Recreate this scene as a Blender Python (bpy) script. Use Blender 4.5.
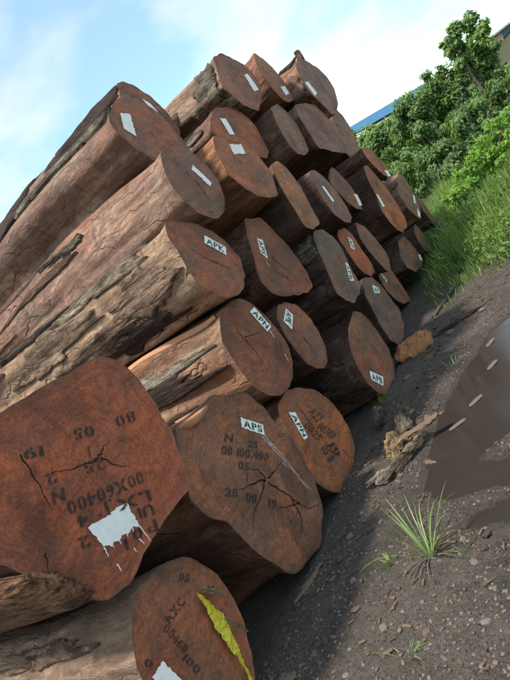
import bpy, bmesh, math, random
from mathutils import Vector, Matrix, noise
random.seed(7)
for o in list(bpy.data.objects): bpy.data.objects.remove(o)
scene = bpy.context.scene
COL = scene.collection
R = math.radians

# ------------------------------------------------------------------ camera
cam = bpy.data.cameras.new('camera'); cam_o = bpy.data.objects.new('camera', cam); COL.objects.link(cam_o)
cam.sensor_fit = 'VERTICAL'; cam.sensor_height = 24.0; cam.sensor_width = 18.0
cam.lens = 24.0*570/680; cam.clip_start = 0.05; cam.clip_end = 3000
yaw, pitch, roll = R(34), R(-6), R(36)
r0 = Vector((math.cos(yaw), math.sin(yaw), 0)); f0 = Vector((-math.sin(yaw), math.cos(yaw), 0)); z0 = Vector((0, 0, 1))
fw = f0*math.cos(pitch) + z0*math.sin(pitch); up = z0*math.cos(pitch) - f0*math.sin(pitch)
eu = r0*math.cos(roll) - up*math.sin(roll); ev = r0*math.sin(roll) + up*math.cos(roll)
m = Matrix((eu, ev, -fw)).transposed().to_4x4(); m.translation = Vector((2.45, 0, 1.75))
cam_o.matrix_world = m
scene.camera = cam_o

# ------------------------------------------------------------------ sky, sun, exposure
SUN_EL, SUN_AZ = 66.0, 210.0           # azimuth clockwise from +Y
w = bpy.data.worlds.new('World'); scene.world = w; w.use_nodes = True
nt = w.node_tree; nt.nodes.clear()
def wn(t, **k):
    n = nt.nodes.new(t)
    for a, b in k.items(): setattr(n, a, b)
    return n
sky = wn('ShaderNodeTexSky', sky_type='NISHITA', sun_disc=False, sun_elevation=R(SUN_EL), sun_rotation=R(SUN_AZ), air_density=1.0, dust_density=1.2, ozone_density=1.0, altitude=50)
tc = wn('ShaderNodeTexCoord'); sep = wn('ShaderNodeSeparateXYZ'); nt.links.new(tc.outputs['Generated'], sep.inputs[0])
za = wn('ShaderNodeMath', operation='ADD'); za.inputs[1].default_value = 0.28; nt.links.new(sep.outputs['Z'], za.inputs[0])
zm = wn('ShaderNodeMath', operation='MAXIMUM'); zm.inputs[1].default_value = 0.12; nt.links.new(za.outputs[0], zm.inputs[0])
dv = wn('ShaderNodeVectorMath', operation='DIVIDE'); nt.links.new(tc.outputs['Generated'], dv.inputs[0])
cb = wn('ShaderNodeCombineXYZ'); 
for i in range(3): nt.links.new(zm.outputs[0], cb.inputs[i])
nt.links.new(cb.outputs[0], dv.inputs[1])
cn = wn('ShaderNodeTexNoise'); cn.inputs['Scale'].default_value = 1.5; cn.inputs['Detail'].default_value = 7; cn.inputs['Roughness'].default_value = 0.52; cn.inputs['Distortion'].default_value = 0.1
mp = wn('ShaderNodeMapping'); mp.inputs['Location'].default_value = (1.0, 4.2, 0.9); nt.links.new(dv.outputs[0], mp.inputs[0]); nt.links.new(mp.outputs[0], cn.inputs['Vector'])
cr = wn('ShaderNodeValToRGB'); cr.color_ramp.elements[0].position = 0.42; cr.color_ramp.elements[1].position = 0.62
cr.color_ramp.elements[0].color = (0.12, 0.12, 0.12, 1); cr.color_ramp.elements[1].color = (0.92, 0.92, 0.92, 1)
nt.links.new(cn.outputs['Fac'], cr.inputs[0])
mx = wn('ShaderNodeMixRGB'); nt.links.new(cr.outputs[0], mx.inputs[0]); tn = wn('ShaderNodeMixRGB', blend_type='MULTIPLY'); tn.inputs[0].default_value = 1.0; tn.inputs[2].default_value = (0.88, 1.10, 0.97, 1); nt.links.new(sky.outputs[0], tn.inputs[1]); nt.links.new(tn.outputs[0], mx.inputs[1]); mx.inputs[2].default_value = (4.05, 4.0, 3.95, 1)
bg = wn('ShaderNodeBackground'); bg.inputs['Strength'].default_value = 0.10; nt.links.new(mx.outputs[0], bg.inputs[0])
wo = wn('ShaderNodeOutputWorld'); nt.links.new(bg.outputs[0], wo.inputs[0])
sl = bpy.data.lights.new('sun', 'SUN'); sl.energy = 2.0; sl.angle = R(4.5); sl.color = (1.0, 0.93, 0.82)
so = bpy.data.objects.new('sun', sl); COL.objects.link(so)
sd = Vector((math.sin(R(SUN_AZ))*math.cos(R(SUN_EL)), math.cos(R(SUN_AZ))*math.cos(R(SUN_EL)), math.sin(R(SUN_EL))))
so.rotation_euler = sd.to_track_quat('Z', 'Y').to_euler(); so.location = sd*60
vs = scene.view_settings; vs.view_transform = 'Standard'; vs.look = 'None'; vs.exposure = 1.6; vs.gamma = 1.0; vs.use_curve_mapping = False

# ------------------------------------------------------------------ helpers
def NZ(x, y, z=0.0, s=1.0): return noise.noise(Vector((x*s, y*s, z*s)))
def mesh_obj(name, verts, faces, mat, parent=None, loc=None, smooth=True, attrs=None):
    me = bpy.data.meshes.new(name); me.from_pydata([tuple(v) for v in verts], [], faces); me.update()
    if smooth: me.polygons.foreach_set('use_smooth', [True]*len(me.polygons))
    if attrs:
        for k, vals in attrs.items():
            a = me.attributes.new(k, 'FLOAT', 'POINT'); a.data.foreach_set('value', vals)
    if mat: me.materials.append(mat)
    o = bpy.data.objects.new(name, me); COL.objects.link(o)
    if loc is not None: o.location = loc
    if parent is not None: o.parent = parent
    return o
def empty(name, loc):
    o = bpy.data.objects.new(name, None); o.empty_display_size = 0.2; o.location = loc; COL.objects.link(o); return o
def tag(o, label=None, cat=None, group=None, kind=None):
    if label: o['label'] = label
    if cat: o['category'] = cat
    if group: o['group'] = group
    if kind: o['kind'] = kind
    return o
def smooth01(t): t = max(0.0, min(1.0, t)); return t*t*(3-2*t)

class NT:
    """tiny node-tree writer"""
    def __init__(s, name):
        s.m = bpy.data.materials.new(name); s.m.use_nodes = True; s.t = s.m.node_tree; s.t.nodes.clear()
    def n(s, typ, ins=None, **k):
        n = s.t.nodes.new(typ)
        for a, b in k.items(): setattr(n, a, b)
        for a, b in (ins or {}).items(): s.put(n.inputs[a], b)
        return n
    def put(s, sock, v):
        if isinstance(v, bpy.types.NodeSocket): s.t.links.new(v, sock)
        else:
            if isinstance(v, (tuple, list)) and sock.type == 'RGBA' and len(v) == 3: v = (*v, 1)
            sock.default_value = v
    def math(s, op, a, b=0.0, c=None, clamp=False):
        n = s.n('ShaderNodeMath', operation=op, use_clamp=clamp); s.put(n.inputs[0], a); s.put(n.inputs[1], b)
        if c is not None: s.put(n.inputs[2], c)
        return n.outputs[0]
    def mix(s, f, a, b, mode='MIX'):
        n = s.n('ShaderNodeMixRGB', blend_type=mode); s.put(n.inputs[0], f); s.put(n.inputs[1], a); s.put(n.inputs[2], b); return n.outputs[0]
    def ramp(s, f, stops):
        n = s.n('ShaderNodeValToRGB'); e = n.color_ramp.elements
        while len(e) < len(stops): e.new(0.5)
        for el, (p, c) in zip(e, stops):
            el.position = p; el.color = (c, c, c, 1) if isinstance(c, (int, float)) else (*c, 1)
        s.put(n.inputs[0], f); return n.outputs[0]
    def coord(s, scale=(1, 1, 1), loc=(0, 0, 0), kind='Object'):
        t = s.n('ShaderNodeTexCoord'); mnode = s.n('ShaderNodeMapping'); s.t.links.new(t.outputs[kind], mnode.inputs[0])
        mnode.inputs['Scale'].default_value = scale; mnode.inputs['Location'].default_value = loc; return mnode.outputs[0]
    def noise(s, vec, scale, detail=4, rough=0.6, dist=0.0, out='Fac'):
        n = s.n('ShaderNodeTexNoise', {'Vector': vec, 'Scale': scale, 'Detail': detail, 'Roughness': rough, 'Distortion': dist}); return n.outputs[out]
    def bump(s, h, strength, dist, normal=None):
        n = s.n('ShaderNodeBump', {'Height': h, 'Strength': strength, 'Distance': dist})
        if normal is not None: s.put(n.inputs['Normal'], normal)
        return n.outputs[0]
    def out(s, color, rough=0.7, normal=None, spec=0.35, **k):
        p = s.n('ShaderNodeBsdfPrincipled', {'Base Color': color, 'Roughness': rough, 'Specular IOR Level': spec})
        for a, b in k.items(): s.put(p.inputs[a], b)
        if normal is not None: s.put(p.inputs['Normal'], normal)
        o = s.n('ShaderNodeOutputMaterial'); s.t.links.new(p.outputs[0], o.inputs[0]); s.p = p; s.o = o
        return s.m

# ------------------------------------------------------------------ materials
def offset_coord(t, scale=(1, 1, 1)):
    """object coordinates shifted by a per-object random amount so no two logs share a pattern"""
    c = t.coord(scale); oi = t.n('ShaderNodeObjectInfo')
    v = t.n('ShaderNodeCombineXYZ', {0: t.math('MULTIPLY', oi.outputs['Random'], 37.0), 1: t.math('MULTIPLY', oi.outputs['Random'], 91.0), 2: t.math('MULTIPLY', oi.outputs['Random'], 53.0)})
    a = t.n('ShaderNodeVectorMath', {0: c, 1: v.outputs[0]}, operation='ADD'); return a.outputs[0], oi

def make_face_mat():
    t = NT('sawn_wood'); c0 = t.coord(); c, oi = offset_coord(t)
    wob = t.noise(c, 2.2, 3, 0.5, out='Color')
    wv = t.n('ShaderNodeVectorMath', {0: wob, 1: (0.5, 0.5, 0.5)}, operation='SUBTRACT')
    ws = t.n('ShaderNodeVectorMath', {0: wv.outputs[0], 3: 0.28}, operation='SCALE')
    cc = t.n('ShaderNodeVectorMath', {0: c0, 1: ws.outputs[0]}, operation='ADD').outputs[0]
    ring = t.n('ShaderNodeTexWave', {'Vector': cc, 'Scale': 9.0, 'Distortion': 3.5, 'Detail': 4, 'Detail Scale': 2.0, 'Detail Roughness': 0.7}, wave_type='RINGS', rings_direction='X').outputs['Fac']
    rad = t.n('ShaderNodeVectorMath', {0: cc}, operation='NORMALIZE').outputs[0]
    check = t.noise(rad, 6.0, 6, 0.72)                       # radial drying streaks
    big = t.noise(c, 2.0, 4, 0.6); mid = t.noise(c, 7.0, 5, 0.65); fine = t.noise(c, 60.0, 4, 0.7)
    saw = t.noise(t.n('ShaderNodeVectorMath', {0: offset_coord(t, (1, 2, 9))[0], 1: t.n('ShaderNodeVectorMath', {0: wob, 3: 3.0}, operation='SCALE').outputs[0]}, operation='ADD').outputs[0], 2.2, 4, 0.6)   # chain-saw passes
    tint = oi.outputs['Color']
    dark = t.mix(1.0, tint, (0.55, 0.50, 0.50), 'MULTIPLY'); light = t.mix(1.0, tint, (1.75, 1.50, 1.40), 'MULTIPLY'); orange = t.mix(1.0, tint, (2.1, 1.6, 1.15), 'MULTIPLY')
    col = t.mix(t.ramp(big, [(0.36, 0.0), (0.50, 0.6), (0.64, 1.0)]), dark, light)
    col = t.mix(t.ramp(t.noise(c, 2.4, 6, 0.66, 0.9), [(0.47, 0.0), (0.61, 0.9)]), col, orange)
    col = t.mix(t.math('MULTIPLY', t.ramp(ring, [(0.2, 0.0), (0.8, 1.0)]), 0.16), col, dark)
    col = t.mix(t.math('MULTIPLY', t.ramp(saw, [(0.40, 1.0), (0.58, 0.0)]), 0.40), col, dark)
    col = t.mix(t.ramp(check, [(0.52, 0.0), (0.74, 0.55)]), col, (0.04, 0.022, 0.015))
    grey = t.ramp(t.noise(c, 3.4, 6, 0.70, 0.8), [(0.44, 0.0), (0.60, 1.0)])
    col = t.mix(t.math('MULTIPLY', grey, oi.outputs['Alpha']), col, t.mix(mid, (0.065, 0.052, 0.043), (0.25, 0.19, 0.15)))
    col = t.mix(t.ramp(mid, [(0.55, 0.0), (0.72, 0.65)]), col, (0.05, 0.034, 0.027))
    col = t.mix(t.ramp(fine, [(0.38, 0.35), (0.56, 0.0)]), col, (0.03, 0.02, 0.015))
    col = t.mix(t.ramp(t.noise(c, 150, 2, 0.5), [(0.62, 0.0), (0.74, 0.35)]), col, (0.30, 0.22, 0.17))
    rim = t.n('ShaderNodeAttribute', attribute_name='rim').outputs['Fac']
    grain = t.noise(t.n('ShaderNodeCombineXYZ', {0: t.math('ADD', t.math('MULTIPLY', rim, 38.0), t.math('MULTIPLY', big, 14.0)), 1: t.math('MULTIPLY', mid, 0.6), 2: oi.outputs['Random']}).outputs[0], 1.0, 3, 0.6)   # growth rings that follow the outline
    gmask = t.math('MULTIPLY', t.ramp(rim, [(0.30, 0.15), (0.75, 1.0)]), t.ramp(t.noise(c, 1.3, 3, 0.5), [(0.38, 0.15), (0.60, 1.0)]))
    col = t.mix(t.math('MULTIPLY', gmask, t.ramp(grain, [(0.36, 0.40), (0.50, 0.0)])), col, dark)
    col = t.mix(t.math('MULTIPLY', gmask, t.ramp(grain, [(0.52, 0.0), (0.66, 0.28)])), col, orange)
    rimn = t.math('ADD', rim, t.math('MULTIPLY', t.math('SUBTRACT', mid, 0.5), 0.10))
    col = t.mix(t.ramp(rimn, [(0.965, 0.0), (0.99, 0.6)]), col, t.mix(t.ramp(big, [(0.42, 0.0), (0.58, 1.0)]), (0.050, 0.033, 0.025), (0.24, 0.14, 0.09)))
    h = t.math('ADD', t.math('MULTIPLY', saw, 0.7), t.math('ADD', t.math('MULTIPLY', fine, 0.5), t.math('MULTIPLY', check, 0.6)))
    return t.out(col, t.ramp(mid, [(0.3, 0.55), (0.7, 0.8)]), t.bump(h, 0.7, 0.016), 0.4)

def make_bark_mat():
    t = NT('weathered_log_side'); c, oi = offset_coord(t); tint = oi.outputs['Color']
    lng = offset_coord(t, (0.45, 1, 1))[0]; vl = offset_coord(t, (0.13, 1, 1))[0]
    n1 = t.noise(lng, 2.6, 7, 0.66, 0.9); n2 = t.noise(lng, 8, 7, 0.72, 1.2); n3 = t.noise(vl, 34, 4, 0.7)
    fine = t.noise(c, 45, 5, 0.72)
    dark = t.mix(1.0, tint, (0.40, 0.35, 0.34), 'MULTIPLY'); light = t.mix(1.0, tint, (1.35, 1.3, 1.25), 'MULTIPLY')
    col = t.mix(t.ramp(n1, [(0.33, 0.0), (0.64, 1.0)]), dark, light)
    col = t.mix(t.ramp(n2, [(0.44, 0.75), (0.58, 0.0)]), col, dark)
    purple = t.ramp(t.noise(offset_coord(t, (0.5, 1, 1))[0], 1.7, 5, 0.6, 0.6), [(0.46, 0.0), (0.62, 0.6)])
    col = t.mix(purple, col, t.mix(1.0, tint, (0.55, 0.50, 0.56), 'MULTIPLY'))
    lich = t.ramp(t.noise(offset_coord(t, (0.4, 1, 1))[0], 3.6, 7, 0.66, 0.4), [(0.53, 0.0), (0.64, 1.0)])
    col = t.mix(t.math('MULTIPLY', lich, t.math('MULTIPLY', oi.outputs['Alpha'], 0.8)), col, t.mix(n2, (0.22, 0.165, 0.115), (0.52, 0.42, 0.30)))
    red = t.ramp(t.noise(offset_coord(t, (0.4, 1, 1))[0], 2.1, 6, 0.65, 0.7), [(0.54, 0.0), (0.66, 0.7)]); col = t.mix(red, col, t.mix(1.0, tint, (1.3, 1.0, 0.8), 'MULTIPLY'))
    cross = t.ramp(t.noise(offset_coord(t, (1.6, 0.5, 0.5))[0], 5.0, 5, 0.65, 1.0), [(0.33, 0.8), (0.44, 0.0)]); col = t.mix(t.math('MULTIPLY', cross, oi.outputs['Alpha']), col, (0.035, 0.025, 0.022))
    # splits and bark seams running with the grain
    vo = t.n('ShaderNodeTexVoronoi', {'Vector': t.n('ShaderNodeVectorMath', {0: offset_coord(t, (0.30, 1, 1))[0], 1: t.n('ShaderNodeVectorMath', {0: t.noise(c, 2.5, 3, 0.5, out='Color'), 3: 0.35}, operation='SCALE').outputs[0]}, operation='ADD').outputs[0], 'Scale': 3.2}, feature='DISTANCE_TO_EDGE').outputs['Distance']
    seam = t.math('MULTIPLY', t.ramp(vo, [(0.0, 1.0), (0.022, 0.0)]), t.ramp(n1, [(0.46, 0.0), (0.56, 1.0)]))
    seam = t.math('MULTIPLY', seam, oi.outputs['Alpha'])
    col = t.mix(t.math('MULTIPLY', seam, 0.6), col, (0.018, 0.012, 0.010))
    col = t.mix(t.ramp(n3, [(0.40, 0.5), (0.55, 0.0)]), col, t.mix(0.5, dark, (0.03, 0.02, 0.015)))
    col = t.mix(t.ramp(fine, [(0.36, 0.45), (0.55, 0.0)]), col, dark)
    h = t.math('ADD', t.math('MULTIPLY', n2, 1.2), t.math('ADD', t.math('MULTIPLY', n3, 0.35), t.math('MULTIPLY', fine, 0.25)))
    h = t.math('SUBTRACT', h, t.math('MULTIPLY', seam, 1.2))
    return t.out(col, 0.82, t.bump(h, 0.75, 0.035), 0.2)

def make_plate_mat():
    t = NT('rough_bark'); c, oi = offset_coord(t, (0.45, 1, 1)); cg = offset_coord(t, (0.14, 1, 1))[0]
    n1 = t.noise(c, 5, 7, 0.72, 0.7); n2 = t.noise(cg, 26, 6, 0.72, 1.2); n3 = t.noise(c, 70, 4, 0.75)
    tint = oi.outputs['Color']
    col = t.mix(t.ramp(n1, [(0.36, 0.0), (0.62, 1.0)]), t.mix(1.0, tint, (0.38, 0.36, 0.36), 'MULTIPLY'), t.mix(1.0, tint, (1.3, 1.25, 1.2), 'MULTIPLY'))
    col = t.mix(t.ramp(n2, [(0.40, 0.85), (0.53, 0.0)]), col, (0.022, 0.016, 0.013))
    col = t.mix(t.ramp(n3, [(0.38, 0.5), (0.55, 0.0)]), col, (0.03, 0.022, 0.018))
    h = t.math('ADD', t.math('MULTIPLY', n2, 1.4), t.math('ADD', t.math('MULTIPLY', n1, 1.0), t.math('MULTIPLY', n3, 0.4)))
    return t.out(col, 0.9, t.bump(h, 0.9, 0.03), 0.15)

def paint_mat(name, col, dirt, wear=0.0):
    t = NT(name); c = t.coord()
    n1 = t.noise(c, 26, 6, 0.7); n2 = t.noise(c, 90, 3, 0.7)
    colr = t.mix(t.ramp(n1, [(0.48, 0.0), (0.75, 0.55)]), col, dirt)
    m_ = t.out(colr, 0.6, t.bump(n2, 0.25, 0.004), 0.3)
    if wear > 0:
        tr = t.n('ShaderNodeBsdfTransparent'); ms = t.n('ShaderNodeMixShader')
        a = t.ramp(t.noise(c, 34, 6, 0.75), [(0.5-wear*0.25, wear), (0.5+wear*0.4, 0.0)])
        t.put(ms.inputs[0], a); t.t.links.new(t.p.outputs[0], ms.inputs[1]); t.t.links.new(tr.outputs[0], ms.inputs[2]); t.t.links.new(ms.outputs[0], t.o.inputs[0])
    return m_

def leaf_mat(name, lo, hi, trans=0.35):
    t = NT(name); a = t.n('ShaderNodeAttribute', attribute_name='tone').outputs['Fac']
    col = t.mix(a, lo, hi)
    p = t.n('ShaderNodeBsdfPrincipled', {'Base Color': col, 'Roughness': 0.45, 'Specular IOR Level': 0.4})
    tl = t.n('ShaderNodeBsdfTranslucent', {'Color': t.mix(1.0, col, (1.5, 1.6, 0.7), 'MULTIPLY')})
    ms = t.n('ShaderNodeMixShader', {0: trans}); t.t.links.new(p.outputs[0], ms.inputs[1]); t.t.links.new(tl.outputs[0], ms.inputs[2])
    o = t.n('ShaderNodeOutputMaterial'); t.t.links.new(ms.outputs[0], o.inputs[0]); return t.m

def plain(name, col, rough=0.8, nscale=20, amt=0.35, bump=0.2, dist=0.01, spec=0.25):
    t = NT(name); c, oi = offset_coord(t); n1 = t.noise(c, nscale, 5, 0.65); n0 = t.noise(c, nscale*0.2, 3, 0.6)
    col2 = tuple(v*(1-amt) for v in col); col3 = tuple(min(1, v*(1+amt*0.7)) for v in col)
    cc = t.mix(t.math('ADD', t.math('MULTIPLY', n1, 0.6), t.math('MULTIPLY', n0, 0.4)), col2, col3)
    return t.out(cc, rough, t.bump(n1, bump, dist), spec)

FACE = make_face_mat(); BARK = make_bark_mat(); PLATE = make_plate_mat()
WHITE = paint_mat('white_marking_paint', (0.92, 0.92, 0.90), (0.66, 0.62, 0.56))
STREAK = paint_mat('white_paint_run', (0.72, 0.70, 0.68), (0.30, 0.22, 0.18), 0.5)
GREEN = paint_mat('green_stencil_paint', (0.012, 0.085, 0.052), (0.02, 0.05, 0.04), 0.15)
INK = paint_mat('dark_stencil_paint', (0.012, 0.028, 0.034), (0.03, 0.03, 0.03), 0.6)
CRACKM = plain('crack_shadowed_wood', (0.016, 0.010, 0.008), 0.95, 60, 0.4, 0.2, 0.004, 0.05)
SPLINT = plain('fresh_split_wood', (0.46, 0.22, 0.12), 0.7, 30, 0.4, 0.5, 0.01)

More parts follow.
